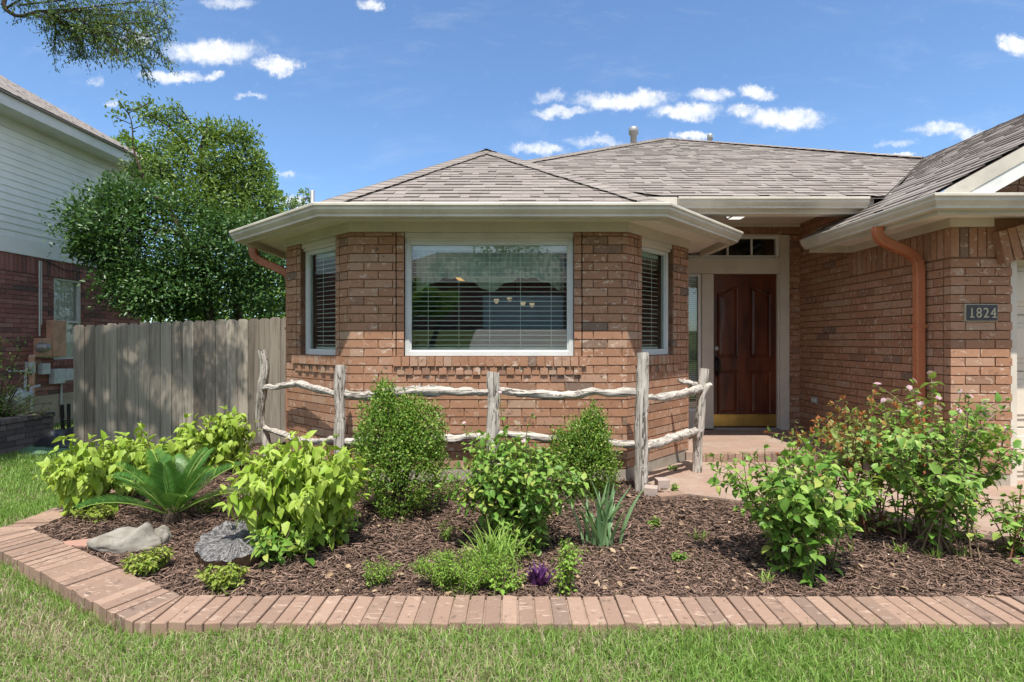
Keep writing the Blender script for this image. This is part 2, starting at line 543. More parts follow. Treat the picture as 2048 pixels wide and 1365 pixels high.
# foliage
M['lime'] = leaf_mat('chartreuse leaf', (0.24, 0.385, 0.035), (0.45, 0.57, 0.115), 0.32, 0.5)
M['limelow'] = leaf_mat('yellow green leaf', (0.20, 0.32, 0.04), (0.40, 0.45, 0.10), 0.35, 0.5)
M['boxwood'] = leaf_mat('boxwood leaf', (0.06, 0.15, 0.018), (0.22, 0.36, 0.055), 0.3, 0.4, c2=(0.34, 0.40, 0.09))
M['lantana'] = leaf_mat('lantana leaf', (0.10, 0.23, 0.03), (0.27, 0.43, 0.09), 0.30, 0.45, c2=(0.38, 0.44, 0.10))
M['fire'] = leaf_mat('bronze tipped leaf', (0.15, 0.25, 0.05), (0.30, 0.38, 0.11), 0.38, 0.45, c2=(0.42, 0.20, 0.07))
M['firetip'] = leaf_mat('orange red young leaf', (0.33, 0.10, 0.035), (0.48, 0.20, 0.07), 0.3, 0.5)
M['palm'] = leaf_mat('sago leaflet', (0.045, 0.145, 0.026), (0.115, 0.26, 0.05), 0.25, 0.3)
M['iris'] = leaf_mat('blue green iris blade', (0.15, 0.29, 0.14), (0.28, 0.42, 0.20), 0.3, 0.45)
M['lily'] = leaf_mat('light green strap leaf', (0.20, 0.36, 0.06), (0.36, 0.50, 0.13), 0.35, 0.45)
M['feather'] = leaf_mat('feathery bright green leaf', (0.17, 0.34, 0.04), (0.33, 0.50, 0.09), 0.35, 0.5)
M['purple'] = leaf_mat('purple leaf', (0.07, 0.018, 0.10), (0.15, 0.05, 0.19), 0.25, 0.4)
M['pink'] = leaf_mat('pale pink petal', (0.70, 0.42, 0.58), (0.80, 0.66, 0.68), 0.3, 0.6)
M['holly'] = leaf_mat('dark evergreen leaf', (0.03, 0.085, 0.028), (0.105, 0.205, 0.047), 0.25, 0.36)
M['ligustrum'] = leaf_mat('olive evergreen leaf', (0.08, 0.16, 0.035), (0.21, 0.31, 0.065), 0.3, 0.4)
M['fartree'] = leaf_mat('bright far leaf', (0.10, 0.22, 0.03), (0.22, 0.36, 0.06), 0.4, 0.5)
M['oak'] = leaf_mat('live oak leaf', (0.07, 0.14, 0.035), (0.17, 0.26, 0.065), 0.3, 0.4)
M['rose'] = leaf_mat('thin bush leaf', (0.07, 0.15, 0.03), (0.17, 0.27, 0.06), 0.35, 0.45)
M['grass'] = leaf_mat('lawn blade', (0.14, 0.29, 0.045), (0.32, 0.46, 0.12), 0.35, 0.5)
M['straw'] = leaf_mat('dry lawn blade', (0.36, 0.31, 0.20), (0.55, 0.48, 0.33), 0.3, 0.7)
M['mulch'] = leaf_mat('shredded bark mulch', (0.07, 0.043, 0.032), (0.34, 0.225, 0.17), 0.0, 0.85)
M['litter'] = leaf_mat('dry fallen leaf', (0.30, 0.20, 0.11), (0.52, 0.40, 0.27), 0.15, 0.7)


def lawn_mat():
    m, nt = newmat('lawn soil and thatch')
    o = nt.obj()
    a = nt.noise(o, 3.0, 4.0, 0.6).outputs[0]
    b = nt.noise(o, 90.0, 3.0, 0.7).outputs[0]
    c = nt.mix(nt.smooth(a, 0.4, 0.65), (0.075, 0.13, 0.03), (0.13, 0.125, 0.06))
    c = nt.mix(nt.smooth(b, 0.4, 0.7), c, (0.05, 0.055, 0.022))
    finish(nt, c, 0.95, 0.1, nt.bump(b, 0.6, 0.02))
    return m


def walk_mat():
    m, nt = newmat('worn pinkish paving')
    o = nt.obj()
    bk = nt.n('ShaderNodeTexBrick', {'Vector': o, 'Color1': (0.36, 0.245, 0.19, 1), 'Color2': (0.30, 0.215, 0.17, 1), 'Mortar': (0.27, 0.20, 0.155, 1), 'Scale': 1.0,
                                     'Mortar Size': 0.004, 'Brick Width': 0.21, 'Row Height': 0.105})
    a = nt.noise(o, 4.0, 5.0, 0.65).outputs[0]
    b = nt.noise(o, 120.0, 3.0, 0.7).outputs[0]
    c = nt.mix(nt.smooth(a, 0.42, 0.7), bk.outputs[0], (0.36, 0.285, 0.23))
    c = nt.mix(nt.math('MULTIPLY', nt.smooth(b, 0.5, 0.8), 0.4), c, (0.22, 0.16, 0.13))
    h = nt.math('SUBTRACT', b, nt.math('MULTIPLY', bk.outputs['Fac'], 1.2))
    finish(nt, c, 0.88, 0.2, nt.bump(h, 0.35, 0.004))
    return m


def rock_mat(name, a, b, c, sc=9.0):
    m, nt = newmat(name)
    o = nt.obj()
    n1 = nt.noise(o, sc, 6.0, 0.65).outputs[0]
    n2 = nt.noise(o, sc * 11, 4.0, 0.7).outputs[0]
    col = nt.mix(nt.smooth(n1, 0.4, 0.65), a, b)
    col = nt.mix(nt.math('MULTIPLY', nt.smooth(n2, 0.52, 0.75), 0.6), col, c)
    finish(nt, col, 0.9, 0.2, nt.bump(nt.math('ADD', n1, nt.math('MULTIPLY', n2, 0.4)), 0.5, 0.012))
    return m


M['lawn'] = lawn_mat()
M['walk'] = walk_mat()
M['rock'] = rock_mat('grey limestone', (0.29, 0.27, 0.235), (0.20, 0.18, 0.15), (0.10, 0.09, 0.075))
M['flag'] = rock_mat('red sandstone', (0.42, 0.235, 0.18), (0.36, 0.22, 0.17), (0.2, 0.13, 0.1))
M['stumpside'] = rock_mat('stump side bark', (0.24, 0.16, 0.10), (0.14, 0.09, 0.06), (0.07, 0.05, 0.035), 14)
M['paver'] = rock_mat('loose grey pink paver', (0.42, 0.33, 0.29), (0.37, 0.31, 0.28), (0.24, 0.2, 0.18), 12)


def stump_top():
    m, nt = newmat('checked grey end grain')
    o = nt.obj()
    sp = nt.n('ShaderNodeSeparateXYZ', {0: o})
    an = nt.math('ARCTAN2', sp.outputs[1], sp.outputs[0])
    rr = nt.n('ShaderNodeVectorMath', {0: o}, operation='LENGTH').outputs['Value']
    pol = nt.n('ShaderNodeCombineXYZ', {0: nt.math('MULTIPLY', nt.math('SINE', an), 4.5), 1: nt.math('MULTIPLY', nt.math('COSINE', an), 4.5), 2: nt.math('MULTIPLY', rr, 9.0)}).outputs[0]
    ck = nt.noise(pol, 1.5, 6.0, 0.7, 1.6).outputs[0]
    rg = nt.n('ShaderNodeTexWave', {'Vector': nt.n('ShaderNodeCombineXYZ', {0: rr}).outputs[0], 'Scale': 26.0, 'Distortion': 2.0, 'Detail': 3.0}).outputs[1]
    n1 = nt.noise(o, 60.0, 4.0, 0.7).outputs[0]
    crack = nt.math('SUBTRACT', 1.0, nt.smooth(nt.math('ABSOLUTE', nt.math('SUBTRACT', ck, 0.5)), 0.004, 0.03))
    c = nt.mix(nt.smooth(n1, 0.35, 0.7), (0.27, 0.265, 0.265), (0.12, 0.115, 0.115))
    c = nt.mix(nt.math('MULTIPLY', rg, 0.3), c, (0.13, 0.12, 0.12))
    c = nt.mix(nt.math('MULTIPLY', crack, 0.85), c, (0.03, 0.027, 0.026))
    h = nt.math('SUBTRACT', nt.math('ADD', nt.math('MULTIPLY', n1, 0.4), nt.math('MULTIPLY', rg, 0.25)), crack)
    finish(nt, c, 0.9, 0.2, nt.bump(h, 0.8, 0.01))
    return m


M['stumptop'] = stump_top()

# ------------------------------------------------------------------ ground
def sstep(x, a, b):
    t = np.clip((np.asarray(x, dtype=float) - a) / (b - a), 0, 1)
    return t * t * (3 - 2 * t)


def gz(x, y):
    x, y = np.asarray(x, dtype=float), np.asarray(y, dtype=float)
    z = -0.15 * sstep(y, 3.2, 6.6) * sstep(-x, 3.0, 3.8) * (1 - sstep(y, 30, 60))
    z = z + 0.05 * sstep(x, -2.1, -0.9) * sstep(-np.abs(y - 1.0), -3.0, -1.4)
    z = z + 2.0 * sstep(-y, 9.0, 21.5) * (1 - sstep(-y, 60, 120))
    return z


def bedz(x, y):
    x, y = np.asarray(x, dtype=float), np.asarray(y, dtype=float)
    z = 0.062 + 0.022 * sstep(y, 2.6, 4.6) + 0.012 * np.sin(x * 2.1 + 0.6) * np.cos(y * 2.6)
    return z - 0.06 * sstep(y, 5.2, 6.6) * sstep(-x, 2.4, 3.2)


def ground():
    xs = np.unique(np.concatenate([np.linspace(-14, 10, 61), np.array([-600, -300, -120, -60, -35, -24, -18, 14, 20, 30, 60, 120, 300, 600])]))
    ys = np.unique(np.concatenate([np.linspace(-24, 14, 90), np.array([-600, -300, -150, -90, -60, -40, -30, 20, 30, 45, 60, 100, 200, 400, 900])]))
    X, Y = np.meshgrid(xs, ys)
    Z = gz(X, Y)
    nx = len(xs)
    v = np.stack([X, Y, Z], -1).reshape(-1, 3)
    f = [(j * nx + i, j * nx + i + 1, (j + 1) * nx + i + 1, (j + 1) * nx + i) for j in range(len(ys) - 1) for i in range(nx - 1)]
    me = bpy.data.meshes.new('lawn')
    me.from_pydata(v.tolist(), [], f)
    me.materials.append(M['lawn'])
    me.polygons.foreach_set('use_smooth', [True] * len(f))
    struct('lawn', me)


ground()

# ------------------------------------------------------------------ brickwork
CH = 0.0762


def cut(L, holes, z):
    iv = [(0.0, L)]
    for a, b, za, zb in holes:
        if za < z < zb:
            nx = []
            for p, q in iv:
                if b <= p or a >= q:
                    nx.append((p, q))
                else:
                    if a > p: nx.append((p, a))
                    if b < q: nx.append((b, q))
            iv = nx
    return iv


def wall(mb, o, u, L, z0, z1, holes=(), par=0, me=0.0, bl=0.2445, gap=0.0095, bdep=0.07, rec=0.013, back=0.12, stack=False):
    """running-bond brick wall, material 0 bricks, 1 mortar; o, u 2-D, face to the right of u"""
    u = Vector((u[0], u[1], 0)).normalized()
    n = Vector((u.y, -u.x, 0))
    o = Vector((o[0], o[1], 0))
    up = Vector((0, 0, 1))
    k = 0
    z = z0
    while z < z1 - 0.02:
        top = min(z + CH, z1)
        zm = (z + top) / 2
        iv = cut(L, holes, zm)
        st = 0.0 if stack else -(bl + gap) * (0.5 if (k + par) % 2 else 0.0)
        x = st - (bl + gap)
        while x < L:
            for p, q in iv:
                a, b = max(x, p), min(x + bl, q)
                if b - a > 0.018:
                    j = random.uniform(-0.0015, 0.0015)
                    mb.hexa(o + u * a + n * (j - bdep) + up * (z + gap / 2), u * (b - a), n * bdep, up * (top - z - gap), 0)
            x += bl + gap
        z += CH
        k += 1
    zs = sorted({z0, z1} | {h for q in holes for h in (q[2], q[3]) if z0 < h < z1})
    for za, zb in zip(zs[:-1], zs[1:]):
        for p, q in cut(L, holes, (za + zb) / 2):
            p2 = p + (0.006 if p > 0 else me)
            q2 = q - (0.006 if q < L else 0)
            mb.hexa(o + u * p2 - n * back + up * za, u * (q2 - p2), n * (back - rec), up * (zb - za), 1)


def soldiers(mb, o, u, L, z0, z1, a0=0.0, proud=0.0, pitch=0.0762, w=0.0667, dep=0.07, alt=0.0, skip=0):
    u = Vector((u[0], u[1], 0)).normalized()
    n = Vector((u.y, -u.x, 0))
    o = Vector((o[0], o[1], 0))
    up = Vector((0, 0, 1))
    x, k = a0, 0
    while x < L - 0.02:
        b = min(x + w, L)
        pr = proud + (alt if k % 2 else 0) + random.uniform(-0.0015, 0.0015)
        mb.hexa(o + u * x + n * (pr - dep) + up * (z0 + 0.004), u * (b - x), n * dep, up * (z1 - z0 - 0.008), 0)
        x += pitch
        k += 1


# ------------------------------------------------------------------ house
house = thing('brick_house', 'single storey brown brick house with octagonal bay window, mahogany door and grey shingle roof', 'house', (0.0, 4.7, 0.0))
WB = [(-2.33, 9.4), (-2.33, 5.42), (-1.434, 4.65), (1.019, 4.65), (1.85, 5.5), (1.85, 6.79)]
EB = [(-2.85, 9.4), (-2.847, 5.28), (-1.584, 4.18), (1.262, 4.18), (2.346, 5.32), (2.346, 6.17)]
ZT = 2.296
ZB = 0.20


def seg(a, b):
    d = Vector(b) - Vector(a)
    return d.normalized(), d.length


def fr(o, u):
    u = Vector((u[0], u[1], 0)).normalized()
    n = Vector((u.y, -u.x, 0))
    o = Vector((o[0], o[1], 0))
    return lambda a, d, z: o + u * a + n * d + Vector((0, 0, z))


def bx(mb, P, a0, a1, d0, d1, z0, z1, m=0):
    o = P(a0, d0, z0)
    mb.hexa(o, P(a1, d0, z0) - o, P(a0, d1, z0) - o, P(a0, d0, z1) - o, m)


def window(P, a0, a1, z0, z1, ztop, pitch=0.0445, valance=None, inset=0.075, cords=3):
    """aluminium window: frame (with head casing as its own part), pane, blind"""
    fw = MB()
    d0, d1 = -inset - 0.045, -inset + 0.018
    bx(fw, P, a0, a0 + 0.042, d0, d1, z0, z1)
    bx(fw, P, a1 - 0.042, a1, d0, d1, z0, z1)
    bx(fw, P, a0 + 0.042, a1 - 0.042, d0, d1 + 0.012, z0, z0 + 0.042)
    bx(fw, P, a0 + 0.042, a1 - 0.042, d0, d1, z1 - 0.022, z1)
    w = part('window', (fw, 'window frame', M['winframe']), house, bevel=0.004)
    # inner sash bead
    sb = MB()
    s0, s1 = -inset - 0.03, -inset + 0.006
    for p, q in ((a0 + 0.042, a0 + 0.056), (a1 - 0.056, a1 - 0.042)):
        bx(sb, P, p, q, s0, s1, z0 + 0.042, z1 - 0.022)
    bx(sb, P, a0 + 0.056, a1 - 0.056, s0, s1, z0 + 0.042, z0 + 0.056)
    bx(sb, P, a0 + 0.056, a1 - 0.056, s0, s1, z1 - 0.034, z1 - 0.022)
    part('sash', (sb, 'sash', M['winframe']), w)
    g = MB()
    g.quad(P(a0 + 0.05, -inset - 0.012, z0 + 0.05), P(a1 - 0.05, -inset - 0.012, z0 + 0.05), P(a1 - 0.05, -inset - 0.012, z1 - 0.03), P(a0 + 0.05, -inset - 0.012, z1 - 0.03))
    part('pane', (g, 'pane', M['glass']), w)
    b = MB()
    z = z1 - 0.085
    lo, hi = a0 + 0.05, a1 - 0.05
    while z > z0 + 0.07:
        jj = random.uniform(-0.0015, 0.0015)
        A, B = P(lo, -0.150, z - 0.0030 + jj), P(hi, -0.150, z - 0.0030 + jj)
        Cc, D = P(hi, -0.192, z + 0.0040 + jj), P(lo, -0.192, z + 0.0040 + jj)
        t = Vector((0, 0, 0.0045))
        b.hexa(D, Cc - D, A - D, t)
        z -= pitch
    bx(b, P, lo, hi, -0.20, -0.145, z + 0.004, z + 0.026)
    bx(b, P, lo, hi, -0.205, -0.145, z1 - 0.06, z1 - 0.02)
    for i in range(cords):
        c = lo + (hi - lo) * (i + 0.5) / cords
        bx(b, P, c - 0.0022, c + 0.0022, -0.1485, -0.145, z0 + 0.06, z1 - 0.04)
    part('blind', (b, 'blind', M['blind']), w)
    if ztop > z1 + 0.01:
        h = MB()
        bx(h, P, a0, a1, -0.12, -0.035, z1, ztop - 0.03)
        bx(h, P, a0, a1, -0.12, -0.018, z1 + 0.03, ztop - 0.001)
        part('window_head', (h, 'window head', M['trim']), house, bevel=0.003)
    if valance:
        v = MB()
        n = int((a1 - a0) / 0.012)
        rows = []
        for i in range(n + 1):
            t = i / n
            a = a0 + 0.06 + (a1 - a0 - 0.12) * t
            d = -0.262 + 0.016 * math.sin(t * 61) + 0.008 * math.sin(t * 149 + 1)
            k = valance
            sc = abs(math.sin(t * math.pi * k))
            zl = z1 - 0.30 - 0.14 * (1 - sc) - 0.012 * math.sin(t * 61)
            rows.append((P(a, d, z1 - 0.02), P(a, d - 0.01, (z1 - 0.02 + zl) / 2), P(a, d - 0.015, zl)))
        for i in range(n):
            for j in range(2):
                v.quad(rows[i][j], rows[i + 1][j], rows[i + 1][j + 1], rows[i][j + 1])
        part('valance', (v, 'valance', M['fabric'], True), w)
    return w


def bay():
    # front face
    names = []
    u, L = seg(WB[2], WB[3])
    P = fr(WB[2], u)
    a0, a1 = 0.478, 1.983
    j = 0.076
    w = MB()
    wall(w, WB[2], u, L, ZB, ZT, [(a0 - j, a1 + j, 1.19, 3)], 0)
    # stack-bonded jamb strips beside the window
    wall(w, (WB[2][0] + a0 - j + 0.010, WB[2][1]), u, j - 0.012, 1.19, ZT, stack=True, bdep=0.10)
    wall(w, (WB[2][0] + a1 + 0.002, WB[2][1]), u, j - 0.012, 1.19, ZT, stack=True, bdep=0.10)
    part('wall', (w, 'bay front', [M['brick'], M['mortar']]), house)
    s = MB()
    c0, c1 = -1.046 - WB[2][0], 0.66 - WB[2][0]
    soldiers(s, WB[2], u, c1, 1.105, 1.195, c0, 0.026, 0.0745, 0.066, 0.10)
    soldiers(s, WB[2], u, c1 - 0.03, 1.030, 1.101, c0 + 0.03, 0.008, 0.0745, 0.066, 0.05, 0.010)
    part('window_ledge', (s, 'rowlock ledge', [M['brick'], M['mortar']]), house)
    window(P, a0, a1, 1.195, 2.222, ZT, valance=2.0, inset=0.055, cords=5)
    # angled faces
    for k, (A, B) in enumerate(((WB[1], WB[2]), (WB[3], WB[4]))):
        u, L = seg(A, B)
        P = fr(A, u)
        o0, o1 = ((1 - 0.76) * L, (1 - 0.205) * L) if k == 0 else (0.215 * L, 0.725 * L)
        w = MB()
        wall(w, A, u, L, ZB, ZT, [(o0 - j, o1 + j, 1.19, 3)], 1)
        for q in (o0 - j + 0.010, o1 + 0.002):
            wall(w, P(q, 0, 0)[:2], u, j - 0.012, 1.19, ZT, stack=True, bdep=0.10)
        part('wall', (w, 'bay side', [M['brick'], M['mortar']]), house)
        s = MB()
        soldiers(s, A, u, o1 + 0.12, 1.105, 1.195, o0 - 0.12, 0.026, 0.0745, 0.066, 0.10)
        soldiers(s, A, u, o1 + 0.09, 1.030, 1.101, o0 - 0.09, 0.008, 0.0745, 0.066, 0.05, 0.010)
        part('window_ledge', (s, 'rowlock ledge', [M['brick'], M['mortar']]), house)
        window(P, o0, o1, 1.195, 2.222, ZT, inset=0.075, cords=2)
    # straight sides
    for A, B in ((WB[0], WB[1]), (WB[4], WB[5])):
        u, L = seg(A, B)
        w = MB()
        wall(w, A, u, L, ZB, ZT, (), 0)
        part('wall', (w, 'bay flank', [M['brick'], M['mortar']]), house)
    # foundation
    f = MB()
    inn = offset_line(WB, -0.10)
    out = offset_line(WB, -0.006)
    for i in range(5):
        a, b, c, d = out[i], out[i + 1], inn[i + 1], inn[i]
        f.prism([(*a, -0.1), (*b, -0.1), (*c, -0.1), (*d, -0.1)], (0, 0, ZB + 0.1))
    part('foundation', (f, 'foundation', M['concrete']), house)
    # frieze board, soffit, fascia
    f = MB()
    o2 = offset_line(WB, 0.016)
    i2 = offset_line(WB, -0.06)
    for i in range(5):
        f.prism([(*o2[i], ZT), (*o2[i + 1], ZT), (*i2[i + 1], ZT), (*i2[i], ZT)], (0, 0, 0.092))
    part('frieze', (f, 'frieze', M['trim']), house)
    f = MB()
    fa = offset_line(EB, -0.118)
    for i in range(5):
        f.prism([(*fa[i], 2.384), (*fa[i + 1], 2.384), (*i2[i + 1], 2.384), (*i2[i], 2.384)], (0, 0, 0.02))
    # panel joints of the soffit
    part('soffit', (f, 'soffit', M['soffit']), house)
    f = MB()
    fb = offset_line(EB, -0.14)
    for i in range(5):
        f.prism([(*fa[i], 2.318), (*fa[i + 1], 2.318), (*fb[i + 1], 2.318), (*fb[i], 2.318)], (0, 0, 0.115))
    part('fascia', (f, 'fascia', M['trim']), house)


GP = [(-0.118, 0.0), (-0.004, 0.0), (0.0, -0.006), (0.0, -0.022), (-0.012, -0.034), (-0.014, -0.052), (-0.030, -0.072), (-0.044, -0.086), (-0.046, -0.104), (-0.118, -0.104)]


def gutter(path, zt):
    g = MB()
    n = len(GP)
    for d, dz in GP:
        pass
    rows = []
    lines = [offset_line(path, d) for d, _ in GP]
    k = 0
    for i in range(len(path)):
        for j in range(n):
            g.v.append((*lines[j][i], zt + GP[j][1]))
    for i in range(len(path) - 1):
        for j in range(n):
            g.f.append((i * n + j, (i + 1) * n + j, (i + 1) * n + (j + 1) % n, i * n + (j + 1) % n))
    g.f.append(tuple(range(n)))
    g.f.append(tuple((len(path) - 1) * n + j for j in range(n - 1, -1, -1)))
    g.m = [0] * len(g.f)
    part('gutter', (g, 'gutter', M['gutter']), house)


# ------------------------------------------------------------------ roofs
def clip(poly, a, b, c):
    """keep a*u + b*v >= c"""
    out = []
    for i in range(len(poly)):
        p, q = poly[i], poly[(i + 1) % len(poly)]
        sp, sq = a * p[0] + b * p[1] - c, a * q[0] + b * q[1] - c
        if sp >= 0: out.append(p)
        if (sp >= 0) != (sq >= 0):
            t = sp / (sp - sq)
            out.append((p[0] + (q[0] - p[0]) * t, p[1] + (q[1] - p[1]) * t))
    return out


def shingle_plane(mb, poly, e0, e1, ex=0.143, seed=1, lift=0.0):
    """laminated shingles laid on a convex 3-D polygon; e0, e1 give the eave line (left to right seen from outside)"""
    rr = random.Random(seed)
    o = Vector(e0)
    u = (Vector(e1) - o).normalized()
    nrm = Vector((0, 0, 0))
    pts = [Vector(p) for p in poly]
    for i in range(len(pts)):
        nrm += pts[i].cross(pts[(i + 1) % len(pts)])
    nrm.normalize()
    if nrm.z < 0: nrm = -nrm
    v = nrm.cross(u).normalized()
    uv = [((p - o).dot(u), (p - o).dot(v)) for p in pts]
    area = sum(uv[i][0] * uv[(i + 1) % len(uv)][1] - uv[(i + 1) % len(uv)][0] * uv[i][1] for i in range(len(uv)))
    if area < 0: uv = uv[::-1]
    edges = []
    for i in range(len(uv)):
        p, q = uv[i], uv[(i + 1) % len(uv)]
        a, b = -(q[1] - p[1]), q[0] - p[0]
        edges.append((a, b, a * p[0] + b * p[1]))
    um, uM = min(p[0] for p in uv), max(p[0] for p in uv)
    vm, vM = min(p[1] for p in uv), max(p[1] for p in uv)
    W3 = lambda p, h: o + u * p[0] + v * p[1] + nrm * (h + lift)
    vv = math.floor(vm / ex) * ex
    while vv < vM:
        x = um - rr.random() * 0.3
        wob = rr.uniform(-0.004, 0.004)
        while x < uM:
            w = rr.choice((0.08, 0.10, 0.13, 0.16, 0.2, 0.24)) * rr.uniform(0.85, 1.15)
            tk = rr.choice((0.005, 0.007, 0.011, 0.013)) 
            dv = wob + rr.uniform(-0.002, 0.002)
            rect = [(x, vv + dv), (x + w - 0.001, vv + dv), (x + w - 0.001, vv + ex + 0.012), (x, vv + ex + 0.012)]
            pc = rect
            for e in edges:
                pc = clip(pc, *e)
                if len(pc) < 3: break
            if len(pc) >= 3:
                hs = [0.0015 + tk * max(0, 1 - (p[1] - vv) / (ex + 0.012)) for p in pc]
                top = [W3(p, h) for p, h in zip(pc, hs)]
                k = len(mb.v)
                mb.v += [tuple(p) for p in top]
                m = len(pc)
                mb.f.append(tuple(range(k, k + m)))
                mb.m.append(0)
                for i in range(m):
                    p, q = pc[i], pc[(i + 1) % m]
                    if abs(p[1] - vv - dv) < 1e-4 and abs(q[1] - vv - dv) < 1e-4 and abs(p[0] - q[0]) > 0.004:
                        b0, b1 = W3(p, -0.006), W3(q, -0.006)
                        kk = len(mb.v)
                        mb.v += [tuple(b0), tuple(b1)]
                        mb.f.append((k + i, kk, kk + 1, k + (i + 1) % m))
                        mb.m.append(0)
            x += w
        vv += ex


def ridge_caps(mb, a, b, n1, n2, w=0.165, ex=0.14, seed=0, lift=0.018):
    """cap shingles folded over a hip or ridge from a up to b; n1, n2 horizontal directions down each side"""
    rr = random.Random(seed)
    a, b = Vector(a), Vector(b)
    t = (b - a).normalized()
    L = (b - a).length
    s = 0.0
    while s < L - 0.06:
        e = min(s + ex + 0.03, L)
        ww = w * rr.uniform(0.95, 1.05) * min(1.0, (L - s) / 0.35 + 0.25)
        l0, l1 = lift + 0.012, lift + 0.001
        p0, p1 = a + t * s + Vector((0, 0, l0)), a + t * e + Vector((0, 0, l1))
        d1, d2 = Vector(n1) * ww, Vector(n2) * ww
        vs = [p0 + d1, p0, p0 + d2, p1 + d1, p1, p1 + d2, p0 + d1 - Vector((0, 0, 0.014)), p0 - Vector((0, 0, 0.016)), p0 + d2 - Vector((0, 0, 0.014))]
        mb.add(vs, [(0, 1, 4, 3), (1, 2, 5, 4), (6, 7, 1, 0), (7, 8, 2, 1)])
        s += ex


def deck(mb, poly, d=0.02):
    mb.poly([Vector(p) - Vector((0, 0, d)) for p in poly])


def slope_dir(plane_pts, hip_dir):
    """unit vector lying in the plane, square to hip_dir, pointing down"""
    a, b, c = [Vector(p) for p in plane_pts[:3]]
    n = (b - a).cross(c - a).normalized()
    d = n.cross(Vector(hip_dir).normalized()).normalized()
    return d


AP = Vector((-0.35, 7.2, 3.936))
MA = Vector((2.97, 10.2, 5.26))
ZG = 2.437


def roofs():
    E = [(x, y, ZG - 0.012) for x, y in offset_line(EB, -0.06)]
    ap = tuple(AP)
    # bay: front, two angled planes, two flanks
    r = MB()
    rg = (-0.35, 7.6, 3.936)
    val = (1.74, 5.3, 2.775)
    planes = [([E[2], E[3], ap], E[2], E[3]), ([E[1], E[2], ap], E[1], E[2]), ([E[3], E[4], ap], E[3], E[4]),
              ([E[4], (E[5][0], 6.6, E[5][2]), (1.2, 6.6, 3.06), rg, ap], E[4], (E[4][0], 8, E[4][2]))]
    for i, (pl, a, b) in enumerate(planes):
        shingle_plane(r, pl, a, b, seed=11 + i)
        deck(r, pl)
    deck(r, [E[1], ap, rg, (-2.79, 9.4, ZG - 0.012)])
    shingle_plane(r, [(-2.79, 9.4, ZG - 0.012), E[1], ap, rg], (-2.79, 9.4, ZG - 0.012), E[1], seed=19)
    rb = part('roof', (r, 'bay roof', M['shingle']), house)
    c = MB()
    for i, (e, pa, pb) in enumerate(((E[2], planes[1][0], planes[0][0]), (E[3], planes[0][0], planes[2][0]), (E[1], [E[1], ap, rg], planes[1][0]), (E[4], planes[2][0], planes[3][0]))):
        h = Vector(ap) - Vector(e)
        d1, d2 = slope_dir(pa, h), slope_dir(pb, h)
        d1 = d1 if d1.z < 0 else -d1
        d2 = d2 if d2.z < 0 else -d2
        ridge_caps(c, e, ap, d1, d2, seed=i)
    part('ridge_cap', (c, 'hip caps', M['shingle']), rb)
    # main hip roof
    r = MB()
    ma = tuple(MA)
    pl = [(1.5, 5.25, 2.775), (3.73, 5.25, 2.775), (5.98, 7.64, 3.99), ma, (-0.35, 6.81, 3.56)]
    shingle_plane(r, pl, pl[0], pl[1], seed=31)
    deck(r, pl)
    deck(r, [ma, (-0.35, 6.81, 3.56), (-2.79, 9.4, 2.42), (-2.79, 16, 2.42)])
    deck(r, [ma, (5.98, 7.64, 3.99), (9, 10.2, 2.45), (9, 16, 2.45)])
    deck(r, [ma, (-2.79, 16, 2.42), (9, 16, 2.45)])
    rm = part('roof', (r, 'main roof', M['shingle']), house)
    c = MB()
    for i, e in enumerate(((-0.35, 6.81, 3.56), (5.98, 7.64, 3.99))):
        h = MA - Vector(e)
        d1 = slope_dir([pl[0], pl[1], pl[2]], h)
        d1 = d1 if d1.z < 0 else -d1
        d2 = Vector((-0.85 if i == 0 else 0.85, 0.2, -0.42)).normalized()
        ridge_caps(c, e, ma, d1, d2, seed=40 + i)
    part('ridge_cap', (c, 'main hip caps', M['shingle']), rm)
    for px, py, Y, r0, zb, cap in ((1267, 255, 9.3, 0.055, 4.2, True), (1420, 268, 10.8, 0.036, 4.5, True), (625, 381, 7.0, 0.027, 2.5, False)):
        t = at(px, py, Y)
        v = MB()
        if cap:
            v.lathe((t.x, t.y, 0), [(r0, zb), (r0, t.z - 0.13), (r0 * 1.55, t.z - 0.12), (r0 * 1.55, t.z - 0.02), (r0 * 1.3, t.z), (0.001, t.z)], 16)
        else:
            v.lathe((t.x, t.y, 0), [(r0, zb), (r0, t.z), (r0 * 0.8, t.z), (r0 * 0.8, t.z - 0.05), (0.001, t.z - 0.05)], 14)
        part('vent_pipe', (v, 'vent pipe', M['steel'], True), rm)
    # garage gable roof
    r = MB()
    s = (3.99 - ZG) / (5.98 - 3.15)
    gzf = lambda x: ZG - 0.012 + s * (x - 3.15)
    Y0 = 3.98
    A = [(3.21, Y0, gzf(3.21)), (3.21, 5.76, gzf(3.21)), (5.98, 5.76, gzf(5.98)), (5.98, Y0, gzf(5.98))]
    Bp = [(4.28, 5.76, gzf(4.28)), (5.98, 7.64, gzf(5.98)), (5.98, 5.76, gzf(5.98))]
    e0, e1 = (3.21, 9.0, gzf(3.21)), (3.21, Y0, gzf(3.21))
    shingle_plane(r, A, e0, e1, seed=51)
    shingle_plane(r, Bp, e0, e1, seed=51)
    deck(r, A)
    deck(r, Bp)
    deck(r, [(5.98, Y0, gzf(5.98)), (5.98, 7.64, gzf(5.98)), (8.75, 7.64, gzf(3.21)), (8.75, Y0, gzf(3.21))], 0.0)
    rgar = part('roof', (r, 'garage roof', M['shingle']), house)
    # small pent of shingles over the front gutter
    q = MB()
    pp = [(3.27, 3.97, ZG - 0.01), (9, 3.97, ZG - 0.01), (9, 4.44, ZG + 0.13), (3.42, 4.44, ZG + 0.13)]
    shingle_plane(q, pp, pp[0], pp[1], seed=61)
